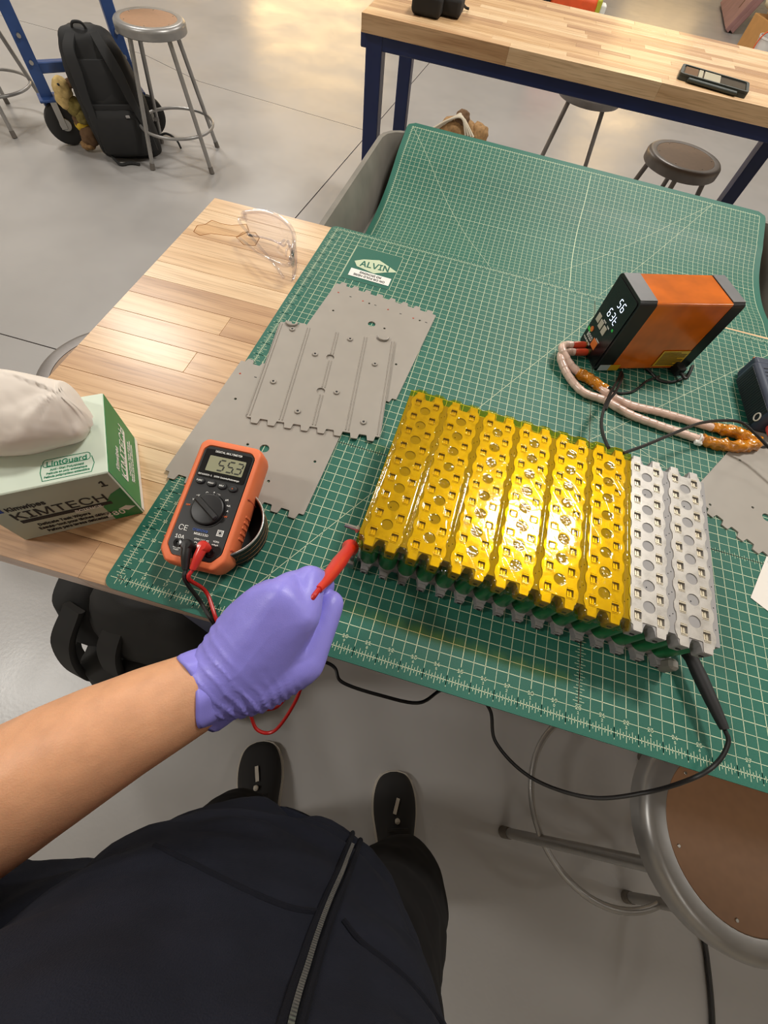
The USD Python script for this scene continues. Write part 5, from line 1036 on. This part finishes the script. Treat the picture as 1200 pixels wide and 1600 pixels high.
zb = onto(557, 1300, .004)
if zb is not None: obj('zip_pin', rod(zb, zb + V(.004, .0, -.022), .0022, 8), 'steel', hd_)
for nm, P in (('pocket_seam', [(242, 1322), (290, 1345), (338, 1369), (400, 1399), (455, 1420), (496, 1426)]), ('pocket_seam', [(537, 1440), (562, 1472), (600, 1502), (645, 1542), (690, 1600)])):
    r_ = run(P, .0)
    if len(r_) > 3: obj(nm, tube(smooth(r_, 4), .0022, 8), 'hoodie_rib', hd_)
# glove
K = deep
MCPI, MCPM, MCPR, MCPP = K(468, 962, .316), K(440, 934, .313), K(406, 943, .318), K(372, 968, .327)
WI, WP = K(372, 1040, .322), K(345, 1048, .326); CUFF = deep(326, 1071, .3255); CUFF2 = deep(337, 1065, .3255)
TCM, TMC, TIP_ = K(398, 1068, .328), K(474, 1036, .331), K(501, 980, .339)
gl = bones([
    [(CUFF, .0300), (CUFF2, .0300), (WR, .0295), (K(375, 1035, .324), .0290)],
    [(MCPI, .0165), (K(483, 907, .332), .0132), (K(504, 914, .357), .0112), (K(501, 938, .366), .0096)],
    [(MCPM, .0160), (K(457, 914, .331), .0122), (K(474, 930, .354), .0104), (K(466, 952, .364), .0094)],
    [(MCPR, .0150), (K(424, 925, .340), .0116), (K(446, 950, .362), .0100), (K(438, 968, .368), .0094)],
    [(MCPP, .0138), (K(391, 952, .346), .0108), (K(415, 972, .366), .0094), (K(412, 985, .370), .0088)],
    [(TCM, .0230), (TMC, .0174), (TIP_, .0134), (K(517, 943, .345), .0114)]], .0022, 3, 28,
    [[(WI, .0270), (WP, .0250), (MCPI, .0160), (MCPM, .0160), (MCPR, .0150), (MCPP, .0138), (TCM, .0225), (K(430, 975, .312), .0150), (K(462, 985, .322), .0140)], [(TCM, .0225), (TMC, .0165), (K(452, 1000, .326), .0125), (WI, .0240)], [(CUFF2, .0295), (WI, .0270), (WP, .0250), (TCM, .0220)]], 16)
gv = np.array(gl.vertices); gn = np.array(gl.vertex_normals); ax = MCPM - CUFF; ax /= np.linalg.norm(ax); sx = np.cross(ax, ROT[2]); sx /= np.linalg.norm(sx)
t = (gv - CUFF) @ ax; sd_ = (gv - CUFF) @ sx
wv = np.sin(2 * np.pi * (t + .28 * sd_ * sd_ / .03 + .004 * meshkit.noise(gv * 60, 5)) / .0088); wv = np.clip(wv, -.2, 1) ** 3 * 1.4
mask = np.clip((t + .01) / .01, 0, 1) * np.clip((.058 - t) / .03, 0, 1) * np.clip(.25 + 1.5 * (meshkit.noise(gv * V(34, 34, 34), 8) - .25), 0, 1)
gv = gv + gn * (.0013 * wv * mask + .0006 * (meshkit.fbm(gv * 90, 2, 9) - .5))[:, None]
gl.vertices = gv
go = obj('glove', gl, 'nitrile', pe_, True, label='purple blue nitrile glove with wrinkled wrist')
# the rolled cuff at the wrist
cx1 = np.cross(ax, V(0, 0, 1.0)); cx1 /= np.linalg.norm(cx1); cx2 = np.cross(ax, cx1); an = np.linspace(0, 2 * np.pi, 60, endpoint=False)
caxis = A3_ - A2_; caxis /= np.linalg.norm(caxis); c1_ = np.cross(caxis, V(0, 0, 1.0)); c1_ /= np.linalg.norm(c1_); c2_ = np.cross(caxis, c1_)
rings = []
for tt_, rr_ in ((-.0015, .0300), (-.003, .0318), (.000, .0324), (.006, .0318), (.014, .0306), (.024, .0296), (.030, .0285)):
    w = 1 + .045 * np.sin(5 * an + 40 * tt_) * np.clip(1 - tt_ / .03, 0, 1) + .03 * np.sin(9 * an)
    rings.append(A3_ + caxis * (tt_ - .004 + .004 * np.sin(3 * an)[:, None]) + (rr_ * w)[:, None] * (np.cos(an)[:, None] * c1_ + np.sin(an)[:, None] * c2_))
obj('cuff', loft(np.array(rings), False), 'nitrile', go, True)
